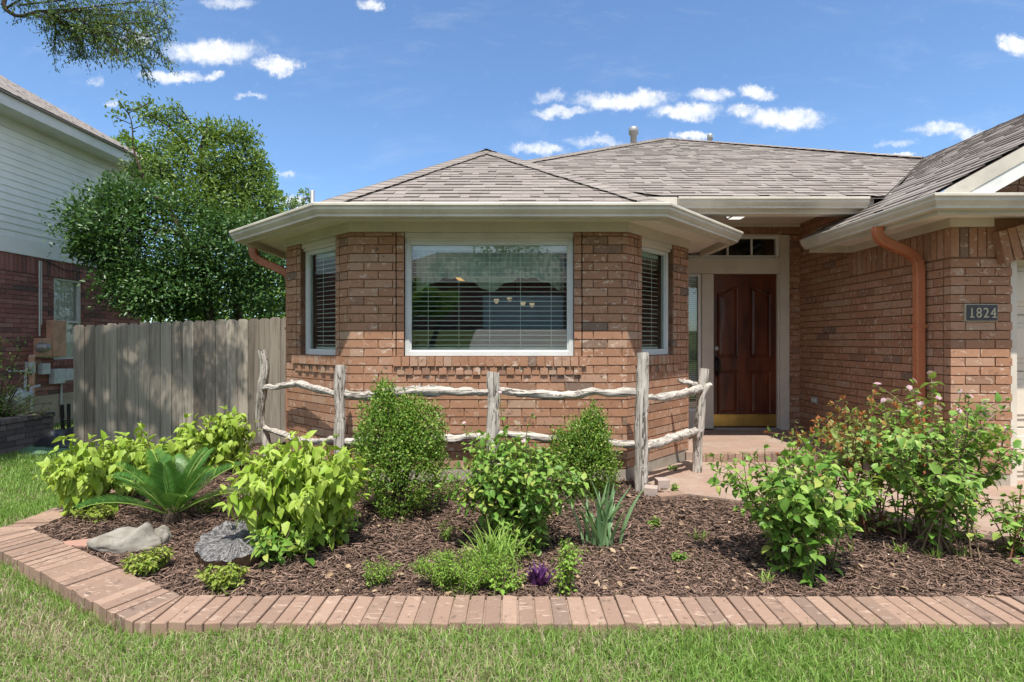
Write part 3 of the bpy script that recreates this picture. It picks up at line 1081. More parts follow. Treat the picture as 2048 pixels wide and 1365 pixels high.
    deck(q, pp, 0.015)
    part('pent_roof', (q, 'pent roof', M['shingle']), house)
    # rake board and gable brick
    f = MB()
    x0, x1 = 3.30, 5.98
    f.prism([(x0, Y0 - 0.03, gzf(x0) - 0.02), (x1, Y0 - 0.03, gzf(x1) - 0.02), (x1, Y0 - 0.03, gzf(x1) - 0.10), (3.40, Y0 - 0.03, 2.43), (3.22, Y0 - 0.03, 2.43)], (0, 0.026, 0), 1)
    f.prism([(3.36, Y0 - 0.022, 2.43), (3.40, Y0 - 0.022, 2.43), (x1, Y0 - 0.022, gzf(x1) - 0.101), (x1, Y0 - 0.022, gzf(x1) - 0.205), (3.60, Y0 - 0.022, 2.43)][1:], (0, 0.02, 0))
    f.prism([(x0 + 0.2, Y0, gzf(x0 + 0.2) - 0.16), (x1, Y0, gzf(x1) - 0.16), (x1, Y0, gzf(x1) - 0.18), (x0 + 0.24, Y0, gzf(x0 + 0.24) - 0.18)], (0, 0.44, 0))
    part('rake_board', (f, 'rake', [M['white'], M['gutter']]), house)
    g = MB()
    for k in range(20):
        zz = 2.50 + k * CH
        xs = 3.21 + (zz + CH + 0.17 - ZG) / s
        if xs < 5.9:
            wall(g, (xs, 4.45), (1, 0), 5.98 - xs, zz, zz + CH, (), k)
    part('wall', (g, 'gable', [M['brick'], M['mortar']]), house)


def garage():
    w = MB()
    # flank facing the entrance
    wall(w, (3.72, 6.79), (0, -1), 2.26, ZB, 2.86, [(0.98, 2.34, 2.04, 2.9)], 0)
    soldiers(w, (3.72, 6.79), (0, -1), 2.26, 2.04, ZT, 0.98)
    w.box(3.73, 4.535, 2.04, 3.84, 5.81, ZT, 1)
    part('wall', (w, 'garage flank', [M['brick'], M['mortar']]), house)
    w = MB()
    wall(w, (3.72, 4.45), (1, 0), 0.52, ZB, 2.04, (), 1, me=0.012)
    soldiers(w, (3.72, 4.45), (1, 0), 0.40, 2.04, ZT, 0.004)
    # arch bricks leaning out over the garage opening
    for i in range(9):
        a = math.radians(12 + 4.5 * i * 0.6)
        o = Vector((4.12 + i * 0.083, 4.38, 1.98 + 0.065 * math.sin(i * 0.4)))
        up = Vector((-math.sin(a), 0, math.cos(a)))
        w.hexa(o, Vector((up.z, 0, -up.x)) * 0.068, (0, 0.07 if i else 0.069, 0), up * 0.27, 0)
    w.box(3.725, 4.46, 2.04, 7.6, 4.57, 2.52, 1)
    part('wall', (w, 'garage front', [M['brick'], M['mortar']]), house)
    f = MB()
    f.box(3.726, 4.456, -0.1, 4.23, 4.57, ZB)
    f.box(3.726, 4.57, -0.1, 3.84, 6.79, ZB)
    part('foundation', (f, 'garage foundation', M['concrete']), house)
    # overhead door: panels with raised fields
    d = MB()
    d.box(4.30, 4.66, 0.065, 8.2, 4.70, 2.06)
    for r in range(4):
        z0 = 0.075 + r * 0.497
        d.box(4.30, 4.64, z0, 8.2, 4.66, z0 + 0.485)
        for c in range(6):
            x = 4.36 + c * 0.64
            d.box(x, 4.628, z0 + 0.07, x + 0.56, 4.64, z0 + 0.415)
            d.box(x + 0.04, 4.618, z0 + 0.11, x + 0.52, 4.628, z0 + 0.375)
    part('garage_door', (d, 'garage door', M['gdoor']), house, bevel=0.004)
    f = MB()
    f.box(4.236, 4.47, 0.06, 4.30, 4.71, 2.04)
    f.box(4.236, 4.475, 2.04, 8.2, 4.70, 2.12)
    part('door_jamb', (f, 'garage jamb', M['trim']), house)
    # eave
    EG = [(3.15, 5.75), (3.15, 3.91), (9.0, 3.91)]
    WG = [(3.72, 5.75), (3.72, 4.45), (9.0, 4.45)]
    gutter(EG, ZG)
    f = MB()
    fa, fb = offset_line(EG, -0.118), offset_line(EG, -0.14)
    for i in range(2):
        f.prism([(*fa[i], 2.30), (*fa[i + 1], 2.30), (*fb[i + 1], 2.30), (*fb[i], 2.30)], (0, 0, 0.13))
    f.prism([(3.27, 5.755, 2.30), (3.72, 5.755, 2.30), (3.72, 5.755, 2.70), (3.27, 5.755, 2.44)], (0, 0.02, 0))
    part('fascia', (f, 'garage fascia', M['trim']), house)
    f = MB()
    iw = offset_line(WG, -0.05)
    for i in range(2):
        f.prism([(*fb[i], 2.372), (*fb[i + 1], 2.372), (*iw[i + 1], 2.372), (*iw[i], 2.372)], (0, 0, 0.02))
    part('soffit', (f, 'garage soffit', M['soffit']), house)
    f = MB()
    o1, i1 = offset_line(WG, 0.02), offset_line(WG, -0.03)
    for i in range(2):
        e = list(o1[i + 1])
        if i == 1: e[0] = 4.07
        q = [(*o1[i], ZT), (*e, ZT), ((e[0] if i else i1[1][0]), i1[i + 1][1], ZT), (*i1[i], ZT)]
        f.prism(q, (0, 0, 0.076))
    part('frieze', (f, 'garage frieze', M['trim']), house)


def entry():
    Y = 6.79
    w = MB()
    wall(w, (1.85, Y), (1, 0), 1.95, 0.18, 2.71, [(0, 1.73, 0, 3)], 0)
    soldiers(w, (1.85, Y), (1, 0), 1.87, 2.712, 2.85, 0.0)
    w.box(1.86, Y + 0.01, 2.71, 3.71, Y + 0.12, 2.87, 1)
    part('wall', (w, 'door wall', [M['brick'], M['mortar']]), house)
    f = MB()
    y0 = Y - 0.018
    f.box(1.85, y0, 0.18, 1.95, Y + 0.1, 2.70)
    f.box(2.452, y0, 0.2, 2.602, Y + 0.1, 2.195)
    f.box(3.46, y0, 0.18, 3.58, Y + 0.1, 2.70)
    f.box(3.438, y0 + 0.022, 0.2, 3.46, Y + 0.1, 2.195)
    f.box(1.95, y0 + 0.004, 2.20, 3.46, Y + 0.1, 2.405)
    f.box(1.95, y0 + 0.004, 2.685, 3.46, Y + 0.1, 2.708)
    f.box(1.95, y0 + 0.004, 0.18, 2.452, Y + 0.1, 0.42)
    part('door_frame', (f, 'door frame', M['trim']), house, bevel=0.003)
    f = MB()
    f.box(2.602, Y - 0.02, 0.181, 3.46, Y + 0.12, 0.205)
    part('threshold', (f, 'threshold', M['steel']), house)
    # transom and sidelight
    for nm, x0, x1, z0, z1, nm_m, blind in (('transom_window', 1.95, 3.46, 2.405, 2.685, 5, False), ('sidelight', 1.95, 2.452, 0.42, 2.195, 1, True)):
        m = MB()
        yy = Y + 0.012
        m.box(x0, yy, z0, x1, yy + 0.05, z0 + 0.035)
        m.box(x0, yy, z1 - 0.028, x1, yy + 0.05, z1)
        m.box(x0, yy + 0.001, z0 + 0.035, x0 + 0.035, yy + 0.05, z1 - 0.028)
        m.box(x1 - 0.04, yy + 0.001, z0 + 0.035, x1, yy + 0.05, z1 - 0.028)
        for i in range(1, nm_m):
            x = x1 - 0.04 - i * 0.31
            if x > x0 + 0.06:
                m.box(x - 0.008, yy + 0.004, z0 + 0.035, x + 0.008, yy + 0.046, z1 - 0.028)
        t = part(nm, (m, nm, M['white']), house)
        g = MB()
        g.quad((x0 + 0.02, yy + 0.025, z0 + 0.02), (x1 - 0.02, yy + 0.025, z0 + 0.02), (x1 - 0.02, yy + 0.025, z1 - 0.015), (x0 + 0.02, yy + 0.025, z1 - 0.015))
        part('pane', (g, 'pane', M['glass']), t)
        if blind:
            b = MB()
            z = z0 + 0.05
            while z < z1 - 0.05:
                b.hexa((x0 + 0.04, yy + 0.06, z + 0.006), (x1 - x0 - 0.08, 0, 0), (0, 0.024, -0.012), (0, 0, 0.002))
                z += 0.026
            part('blind', (b, 'blind', M['blind']), t)
    # door slab with raised mouldings
    X0, X1, Z0, Z1 = 2.602, 3.438, 0.205, 2.195
    d = MB()
    yd = Y + 0.045
    d.box(X0, yd, Z0, X1, yd + 0.045, Z1)
    pw = 0.30
    cx = (X0 + X1) / 2

    def outline(sign, lower, inset):
        xi, xo = cx + sign * (0.072 + inset), cx + sign * (0.072 + pw - 0.02 - inset)
        if lower:
            return [(xi, 0.375 + inset), (xo, 0.375 + inset), (xo, 0.945 - inset), (xi, 0.945 - inset)]
        pts = [(xi, 1.115 + inset), (xo, 1.115 + inset)]
        for i in range(9):
            t = i / 8
            x = xo + (xi - xo) * t
            rise = 0.075 * (0.5 - 0.5 * math.cos(math.pi * min(1, max(0, (t - 0.12) / 0.7))))
            pts.append((x, 1.955 - inset + rise))
        return pts
    for sgn in (-1, 1):
        for low in (0, 1):
            a, b = outline(sgn, low, 0.0), outline(sgn, low, 0.034)
            c = outline(sgn, low, 0.062)
            n = len(a)
            mid = outline(sgn, low, 0.012)
            md2 = outline(sgn, low, 0.026)
            rings = [(a, yd), (mid, yd - 0.016), (md2, yd - 0.012), (b, yd - 0.001), (c, yd - 0.009)]
            vs = [(x, y, z) for ring, y in rings for x, z in ring]
            fs = []
            for r in range(len(rings) - 1):
                for i in range(n):
                    q = (r * n + i, r * n + (i + 1) % n, (r + 1) * n + (i + 1) % n, (r + 1) * n + i)
                    fs.append(q if sgn > 0 else q[::-1])
            last = tuple((len(rings) - 1) * n + i for i in range(n))
            fs.append(last if sgn > 0 else last[::-1])
            d.add(vs, fs)
    dr = part('door', (d, 'front door', M['door']), house)
    k = MB()
    k.box(X0 + 0.005, yd - 0.003, 0.225, X1 - 0.005, yd, 0.375)
    part('kick_plate', (k, 'kick plate', M['brass']), dr)
    h = MB()
    hx = X0 + 0.062
    h.prism([(hx - 0.022, yd, 0.90), (hx + 0.022, yd, 0.90), (hx + 0.026, yd, 1.0), (hx + 0.022, yd, 1.13), (hx - 0.022, yd, 1.13), (hx - 0.026, yd, 1.0)], (0, -0.008, 0))
    h.tube([(hx, yd - 0.008, 1.095), (hx + 0.01, yd - 0.05, 1.10), (hx + 0.018, yd - 0.062, 1.04), (hx + 0.02, yd - 0.062, 0.97), (hx + 0.012, yd - 0.05, 0.90), (hx, yd - 0.008, 0.87)], 0.0105, 8)
    h.box(hx - 0.012, yd - 0.05, 1.105, hx + 0.012, yd - 0.008, 1.115)
    part('handle', (h, 'door handle', M['black'], True), dr)
    h = MB()
    c = Vector((hx, yd, 1.235))
    prof = [(0.033, 0), (0.033, 0.008), (0.024, 0.016), (0.001, 0.018)]
    n = 16
    vs = [(c.x + r * math.cos(2 * math.pi * j / n), yd - z, c.z + r * math.sin(2 * math.pi * j / n)) for r, z in prof for j in range(n)]
    h.add(vs, [(i * n + (j + 1) % n, i * n + j, (i + 1) * n + j, (i + 1) * n + (j + 1) % n)[::-1] for i in range(3) for j in range(n)])
    part('deadbolt', (h, 'deadbolt', M['steel'], True), dr)
    # porch ceiling, header, gutter, lamp
    c = MB()
    c.box(1.86, 5.47, 2.845, 3.72, 6.775, 2.87)
    c.box(3.72, 5.47, 2.845, 4.0, 6.775, 2.87)
    c.box(1.62, 5.33, 2.625, 3.70, 5.47, 2.72)
    c.box(1.62, 5.45, 2.72, 3.70, 5.47, 2.845)
    part('porch_ceiling', (c, 'porch ceiling', M['soffit']), house)
    f = MB()
    f.box(1.55, 5.308, 2.615, 3.66, 5.33, 2.765)
    f.box(1.02, 5.238, 2.50, 1.648, 5.262, 2.768)
    f.box(1.87, 6.74, 2.80, 3.70, 6.772, 2.845)
    f.box(1.78, 5.55, 2.40, 1.86, 6.79, 2.87)
    part('fascia', (f, 'porch fascia', M['trim']), house)
    gutter([(1.65, 5.19), (3.544, 5.19)], 2.760)
    l = MB()
    p = at(1473, 441, 6.1)
    x, y, z = p.x, p.y, 2.845
    l.hexa((x - 0.09, y - 0.09, z - 0.012), (0.18, 0, 0), (0, 0.18, 0), (0, 0, 0.012))
    vs = [(x + sx * r, y + sy * r, z - dz) for r, dz in ((0.115, 0.012), (0.115, 0.022), (0.078, 0.085)) for sx, sy in ((-1, -1), (1, -1), (1, 1), (-1, 1))]
    fs = [(i * 4 + j, i * 4 + (j + 1) % 4, (i + 1) * 4 + (j + 1) % 4, (i + 1) * 4 + j)[::-1] for i in range(2) for j in range(4)]
    l.add(vs, fs)
    lam = part('porch_lamp', (l, 'porch lamp', M['steel']), house)
    g = MB()
    for sx, sy in ((0, -1), (1, 0), (0, 1), (-1, 0)):
        tx, ty = -sy, sx
        o = lambda a, r, dz: (x + sx * (r + 0.003) + tx * a, y + sy * (r + 0.003) + ty * a, z - dz)
        g.quad(o(-0.075, 0.107, 0.03), o(0.075, 0.107, 0.03), o(0.052, 0.083, 0.078), o(-0.052, 0.083, 0.078))
    g.quad((x - 0.07, y - 0.07, z - 0.087), (x + 0.07, y - 0.07, z - 0.087), (x + 0.07, y + 0.07, z - 0.087), (x - 0.07, y + 0.07, z - 0.087))
    part('diffuser', (g, 'diffuser', M['porchglow']), lam)


def smooth_path(pts, n=6):
    """Catmull-Rom through the points"""
    P = [Vector(p) for p in pts]
    P = [P[0] * 2 - P[1]] + P + [P[-1] * 2 - P[-2]]
    out = []
    for i in range(1, len(P) - 2):
        for k in range(n):
            t = k / n
            a, b, c, d = P[i - 1], P[i], P[i + 1], P[i + 2]
            out.append(0.5 * ((2 * b) + (c - a) * t + (2 * a - 5 * b + 4 * c - d) * t * t + (3 * b - a - 3 * c + d) * t ** 3))
    out.append(P[-2])
    return out


def rect_pipe(mb, pts, w, d):
    """corrugated rectangular downspout swept along a path that runs in the x-z plane then drops"""
    for i in range(len(pts) - 1):
        pass
    rows = []
    for i, p in enumerate(pts):
        t = (pts[min(i + 1, len(pts) - 1)] - pts[max(i - 1, 0)]).normalized()
        e2 = Vector((0, 1, 0))
        e2 = (e2 - t * t.dot(e2)).normalized()
        e1 = t.cross(e2)
        c = 0.16
        ring = []
        for a, b in ((-1 + c, -1), (1 - c, -1), (1, -1 + c), (1, 1 - c), (1 - c, 1), (-1 + c, 1), (-1, 1 - c), (-1, -1 + c)):
            ring.append(p + e1 * (a * w / 2) + e2 * (b * d / 2))
        rows.append(ring)
    k = len(mb.v)
    for r in rows: mb.v += [tuple(q) for q in r]
    n = 8
    for i in range(len(rows) - 1):
        for j in range(n):
            mb.f.append((k + i * n + j, k + i * n + (j + 1) % n, k + (i + 1) * n + (j + 1) % n, k + (i + 1) * n + j)); mb.m.append(0)
    mb.f.append(tuple(k + (len(rows) - 1) * n + j for j in range(n))); mb.m.append(0)


def fittings():
    for pts in ([(3.215, 4.62, 2.335), (3.22, 4.62, 2.27), (3.26, 4.63, 2.22), (3.36, 4.66, 2.185), (3.52, 4.70, 2.135), (3.62, 4.72, 2.08), (3.655, 4.72, 1.98), (3.66, 4.72, 1.7)],
                [(-2.79, 5.66, 2.335), (-2.785, 5.66, 2.27), (-2.75, 5.66, 2.22), (-2.66, 5.66, 2.17), (-2.50, 5.66, 2.10), (-2.41, 5.66, 2.04), (-2.39, 5.66, 1.95), (-2.39, 5.66, 1.7)]):
        m = MB()
        sp = smooth_path(pts, 5)
        rect_pipe(m, sp + [Vector((pts[-1][0], pts[-1][1], 0.12))], 0.078, 0.06)
        # ribs on the bends
        pp = [p for p in sp if 1.9 < p.z < 2.3]
        for p, q in zip(pp[:-1], pp[1:]):
            rect_pipe(m, [p.lerp(q, 0.35), p.lerp(q, 0.65)], 0.084, 0.066)
        ds = part('downspout', (m, 'downspout', M['copper']), house, bevel=0.004)
        s = MB()
        x, y = pts[-1][0], pts[-1][1]
        s.box(x - 0.048, y - 0.036, 1.45, x + 0.05, y + 0.038, 1.475)
        part('strap', (s, 'strap', M['copper']), ds)
    # house number plaque
    a, b = at(1930, 608, 4.435), at(1995, 643, 4.435)
    p = MB()
    p.box(a.x, 4.43, b.z, b.x, 4.452, a.z)
    pq = part('house_number', (p, 'plaque', M['gold']), house, bevel=0.003)
    f = MB()
    f.box(a.x + 0.007, 4.426, b.z + 0.007, b.x - 0.007, 4.43, a.z - 0.007)
    part('backing', (f, 'backing', M['bronze']), pq)
    nm = MB()
    for k, chx in enumerate('1824'):
        cu = bpy.data.curves.new('numerals', 'FONT')
        cu.body = chx
        cu.size = 0.118
        cu.extrude = 0.003
        to = bpy.data.objects.new('tmp', cu)
        C.objects.link(to)
        bpy.context.view_layer.update()
        me = bpy.data.meshes.new_from_object(to.evaluated_get(bpy.context.evaluated_depsgraph_get()))
        bpy.data.objects.remove(to)
        vs = [v.co.copy() for v in me.vertices]
        x0, x1 = min(v.x for v in vs), max(v.x for v in vs)
        y0, y1 = min(v.y for v in vs), max(v.y for v in vs)
        cx = a.x + (b.x - a.x) * (0.17 + 0.22 * k)
        zb = (a.z + b.z) / 2 - (y1 - y0) / 2
        nm.add([(cx + (v.x - (x0 + x1) / 2) * 0.85, 4.423 - v.z, zb + v.y - y0) for v in vs], [tuple(p.vertices) for p in me.polygons])
        if chx in '14':     # foot serif
            sx = cx + (x1 - x0) * 0.85 * (0.22 if chx == '1' else 0.2)
            nm.box(sx - 0.019, 4.4195, zb - 0.001, sx + 0.019, 4.4255, zb + 0.007)
    part('numerals', (nm, 'numerals', M['gold']), pq)
    # outlet cover on the flank wall
    c = at(1627, 800, 6.44)
    o = MB()
    o.box(3.702, c.y - 0.06, c.z - 0.045, 3.722, c.y + 0.06, c.z + 0.045)
    oc = part('outlet_cover', (o, 'outlet', M['steel']), house, bevel=0.004)
    o = MB()
    for dy in (-0.028, 0.028):
        o.box(3.696, c.y + dy - 0.018, c.z - 0.026, 3.702, c.y + dy + 0.018, c.z + 0.026)
    part('outlet_lid', (o, 'lid', M['greybox']), oc)
    # rooms behind the glass
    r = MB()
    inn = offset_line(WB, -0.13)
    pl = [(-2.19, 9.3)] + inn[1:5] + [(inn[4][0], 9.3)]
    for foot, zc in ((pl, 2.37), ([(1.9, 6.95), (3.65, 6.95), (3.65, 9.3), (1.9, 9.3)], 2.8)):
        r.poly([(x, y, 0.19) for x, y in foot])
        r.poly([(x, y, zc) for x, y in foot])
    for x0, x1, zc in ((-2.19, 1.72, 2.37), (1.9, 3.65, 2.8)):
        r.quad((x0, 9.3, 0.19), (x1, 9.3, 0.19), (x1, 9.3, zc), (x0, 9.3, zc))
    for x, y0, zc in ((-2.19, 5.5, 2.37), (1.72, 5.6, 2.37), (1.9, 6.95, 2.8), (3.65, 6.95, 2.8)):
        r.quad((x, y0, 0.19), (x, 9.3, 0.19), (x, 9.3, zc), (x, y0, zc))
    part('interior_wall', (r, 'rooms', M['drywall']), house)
    # hanging lamps inside
    c = at(925, 556, 6.5)
    l = MB()
    l.lathe((c.x, c.y, c.z), [(0.012, 0.50), (0.012, 0.05), (0.02, 0.045), (0.02, 0.02)], 8)
    la = tag(part('pendant_lamp', (l, 'pendant', M['black'])), 'lit amber bowl lamp hanging inside behind the wide bay window', 'pendant lamp')
    g = MB()
    g.lathe((c.x, c.y, c.z), [(0.001, -0.035), (0.05, -0.03), (0.085, 0.0), (0.088, 0.02), (0.02, 0.022)], 20)
    part('lamp_shade', (g, 'bowl', M['lampglow'], True), la)
    ch = MB()
    cc = at(1030, 590, 7.6)
    ch.lathe((cc.x, cc.y, cc.z), [(0.012, 0.5), (0.012, -0.05), (0.03, -0.06), (0.001, -0.08)], 10)
    tips = [at(px, py, 7.6 + dy) for px, py, dy in ((993, 601, -.1), (1019, 598, .15), (1046, 607, -.15), (1064, 609, .1))]
    for t in tips:
        ch.tube(smooth_path([(cc.x, cc.y, cc.z - 0.04), (cc.lerp(t, 0.6) - Vector((0, 0, 0.05))), t + Vector((0, 0, -0.05))], 4), 0.007, 6)
    ro = tag(part('chandelier', (ch, 'chandelier', M['black'], True)), 'small lit chandelier with frosted shades inside behind the wide bay window', 'chandelier')
    for t in tips:
        s = MB()
        s.lathe(t, [(0.018, -0.04), (0.034, 0.0), (0.04, 0.02), (0.001, 0.016)], 12)
        part('lamp_shade', (s, 'shade', M['bulbglow'], True), ro, world_coords=False)


bay()
gutter(EB, ZG)
roofs()
garage()
entry()
fittings()

# ------------------------------------------------------------------ paving
def paving():
    p = MB()
    # porch slab with a brick edge
    p.prism([(1.80, 5.42, 0.02), (2.2, 5.36, 0.02), (3.72, 5.36, 0.02), (3.72, 6.80, 0.02), (1.85, 6.80, 0.02)], (0, 0, 0.162))
    x, rr = 1.90, random.Random(4)
    while x < 3.70:
        p.box(x, 5.335, 0.05, x + .068, 5.44, 0.184 + rr.uniform(-.002, .003), 1)
        x += .0745
    struct('porch', (p, 'porch', [M['walk'], M['edge']]))
    w = MB()
    poly = [(0.98, 4.66), (1.22, 4.30), (1.34, 4.27), (1.74, 4.07), (2.3, 3.78), (3.25, 3.20), (4.3, 2.60), (9, 2.45), (9, 4.66), (3.8, 4.66), (3.71, 4.5), (3.71, 5.40), (1.84, 5.46)]
    w.prism([(x, y, -0.05) for x, y in poly], (0, 0, 0.148))
    struct('walkway', (w, 'walkway', M['walk']))
    d = MB()
    d.box(4.24, 4.40, -0.06, 9, 4.72, 0.062)
    struct('driveway', (d, 'driveway', M['path']))


paving()

# ------------------------------------------------------------------ brick edging round the bed
EO = [(-3.39, 5.7), (-3.37, 3.294), (-1.665, 2.301), (8.0, 2.280)]       # outer line, walked front-left to right
EI = offset_line(EO, -0.238)


def edging():
    t = thing('brick_edging', 'low border of pinkish bricks laid side by side round the mulch bed', 'edging', (0, 2.4, 0))
    rr = random.Random(5)
    for i in range(3):
        A, B = Vector(EO[i]), Vector(EO[i + 1])
        a, b = Vector(EI[i]), Vector(EI[i + 1])
        u = (B - A).normalized()
        n = Vector((-u.y, u.x))
        L = (B - A).length
        mb = MB()
        mo = MB()
        x = 0.0
        while x < L:
            w = 0.0765 + rr.uniform(-0.003, 0.003)
            x1 = min(x + w, L)
            # keep bricks inside the mitres
            def lim(s, d):
                lo = (a - A).dot(u) * d / 0.238
                hi = L + (b - B).dot(u) * d / 0.238
                return min(max(s, lo), hi)
            dz = rr.uniform(-0.004, 0.004)
            dn = rr.uniform(-0.006, 0.006)
            tilt = rr.uniform(-0.004, 0.004)
            g = 0.0065
            q = []
            for s, d in ((x + g / 2, 0.0), (x1 - g / 2, 0.0), (x1 - g / 2, 0.238), (x + g / 2, 0.238)):
                s2 = lim(s, d)
                pt = A + u * s2 + n * (d + dn if d < 0.1 or 1 else d)
                q.append((pt.x, pt.y))
            zt = 0.097 + dz * .7
            lo = [(px, py, -0.22) for px, py in q]
            hi = [(q[0][0], q[0][1], zt - tilt), (q[1][0], q[1][1], zt + tilt), (q[2][0], q[2][1], zt + tilt + 0.004), (q[3][0], q[3][1], zt - tilt + 0.004)]
            mb.add(lo + hi, [(3, 2, 1, 0), (4, 5, 6, 7), (0, 1, 5, 4), (1, 2, 6, 5), (2, 3, 7, 6), (3, 0, 4, 7)])
            x += w
        off = lambda P, d: P
        pA, pB = A + n * 0.012, B + n * 0.012
        mo.prism([(pA.x, pA.y, -0.2), (pB.x, pB.y, -0.2), ((b - n * 0.012).x, (b - n * 0.012).y, -0.2), ((a - n * 0.012).x, (a - n * 0.012).y, -0.2)], (0, 0, 0.286))
        r = part('edging_run', (mb, 'edging run', M['edge']), t, bevel=0.006)
        part('mortar_bed', (mo, 'edging mortar', M['edgemortar']), r)


edging()


def inside(px, py, poly):
    px, py = np.asarray(px), np.asarray(py)
    r = np.zeros(px.shape, bool)
    for i in range(len(poly)):
        (x0, y0), (x1, y1) = poly[i], poly[(i + 1) % len(poly)]
        c = ((y0 > py) != (y1 > py)) & (px < (x1 - x0) * (py - y0) / (y1 - y0 + 1e-12) + x0)
        r ^= c
    return r


EM = offset_line(EO, -0.12)
BEDP = [EM[1], EM[2], EM[3], (8, 3.0), (4.3, 2.75), (1.9, 4.35), (1.2, 4.75), (1.0, 5.0), (-2.0, 5.2), (-2.2, 6.72), (-3.27, 6.72), (-3.27, 5.7)]
EOUT = [EO[1], EO[2], (9, EO[3][1]), (9, 7), (-3.39, 7)]


def mulch():
    xs, ys = np.arange(-3.4, 5.2, 0.035), np.arange(2.3, 6.8, 0.035)
    X, Y = np.meshgrid(xs, ys)
    rr = np.random.default_rng(3)
    Z = bedz(X, Y) + rr.normal(0, 0.006, X.shape)
    ins = inside(X[:-1, :-1] + .017, Y[:-1, :-1] + .017, BEDP)
    nx = len(xs)
    jj, ii = np.nonzero(ins)
    f = np.stack([jj * nx + ii, jj * nx + ii + 1, (jj + 1) * nx + ii + 1, (jj + 1) * nx + ii], -1)
    me = bpy.data.meshes.new('mulch bed')
    me.from_pydata(np.stack([X, Y, Z], -1).reshape(-1, 3).tolist(), [], f.tolist())
    me.materials.append(M['soil'])
    struct('bed_soil', me)
    # shredded bark: bent slivers lying every way
    n = 52000
    inner = [EI[1], EI[2], EI[3]] + [(8, 3.0), (4.3, 2.55), (3.25, 3.12), (2.3, 3.70), (1.74, 4.0), (1.34, 4.22), (1.2, 4.5), (1.0, 4.72), (-1.45, 4.72), (-2.0, 5.2), (-2.2, 6.7), (-3.15, 6.7), (-3.15, 5.7)]
    Y = 2.5 + 3.9 * rr.random(n * 3) ** 1.7
    X = rr.uniform(-3.3, 4.6, n * 3)
    k = inside(X, Y, inner) & (np.abs(X / Y) < 1.05)
    X, Y = X[k][:n], Y[k][:n]
    n = len(X)
    Z = bedz(X, Y) + rr.uniform(0.002, 0.022, n)
    L = rr.gamma(4.0, 0.0105, n).clip(0.012, 0.12)
    W = rr.uniform(0.0022, 0.0062, n) * (1 + 1.0 * (rr.random(n) < 0.08))
    a = rr.uniform(0, 2 * np.pi, n)
    tl = rr.normal(0, 0.22, n)
    d = np.stack([np.cos(a) * np.cos(tl), np.sin(a) * np.cos(tl), np.sin(tl)], -1)
    roll = rr.normal(0, 0.7, n)
    s0 = np.stack([-np.sin(a), np.cos(a), np.zeros(n)], -1)
    nn = np.cross(d, s0)
    s = s0 * np.cos(roll)[:, None] + nn * np.sin(roll)[:, None]
    up = np.cross(d, s)
    up *= np.sign(up[:, 2:3] + 1e-9)
    P = np.stack([X, Y, Z], -1)
    bend = rr.normal(0, 0.10, n)
    rowsv = []
    for t, wk in ((-0.5, 0.6), (0.0, 1.0), (0.5, 0.5)):
        c = P + d * (L * t)[:, None] + s0 * (bend * L * (1 - 4 * t * t))[:, None]
        for q in (-1, 1):
            rowsv.append(c + s * (W * wk * q)[:, None] + up * (0.0015))
        rowsv.append(c - up * 0.001)
    V = np.stack(rowsv, 1)   # 9 verts: (l, r, under) x 3
    faces = [(0, 1, 4, 3), (3, 4, 7, 6), (1, 2, 5, 4), (4, 5, 8, 7), (2, 0, 3, 5), (5, 3, 6, 8)]
    stuff('mulch', arr_mesh('mulch', V, faces, M['mulch']), 'shredded dark brown bark mulch covering the planting bed', 'mulch')


mulch()

# ------------------------------------------------------------------ board fence
def board_fence():
    t = thing('board_fence', 'grey weathered board fence with dog-eared tops left of the bay window', 'fence', (-4.0, 6.75, 0))
    rr = random.Random(9)
    mb = MB()
    x = -5.63
    while x < -2.36:
        k = (x + 5.63) / 3.3
        zt = 1.535 + 0.10 * min(1, k * 1.25) + rr.uniform(-0.008, 0.008)
        y = 6.74 + rr.uniform(-0.004, 0.004)
        w = 0.1365
        c = 0.028
        q = [(x, y, -0.2), (x + w, y, -0.2), (x + w, y, zt - c), (x + w - c, y, zt), (x + c, y, zt), (x, y, zt - c)]
        mb.prism(q, (0, 0.017, 0))
        x += 0.1402
    part('picket_panel', (mb, 'pickets', M['picket']), t, bevel=0.002)
    for z in (0.25, 0.85, 1.38):
        r = MB()
        r.box(-5.62, 6.765, z, -2.4, 6.80, z + 0.085)
        part('rail', (r, 'backer rail', M['picket']), t)
    for xx in (-5.5, -3.2):
        r = MB()
        r.box(xx, 6.80, -0.3, xx + 0.09, 6.89, 1.5)
        part('post', (r, 'fence post', M['picket']), t)


board_fence()

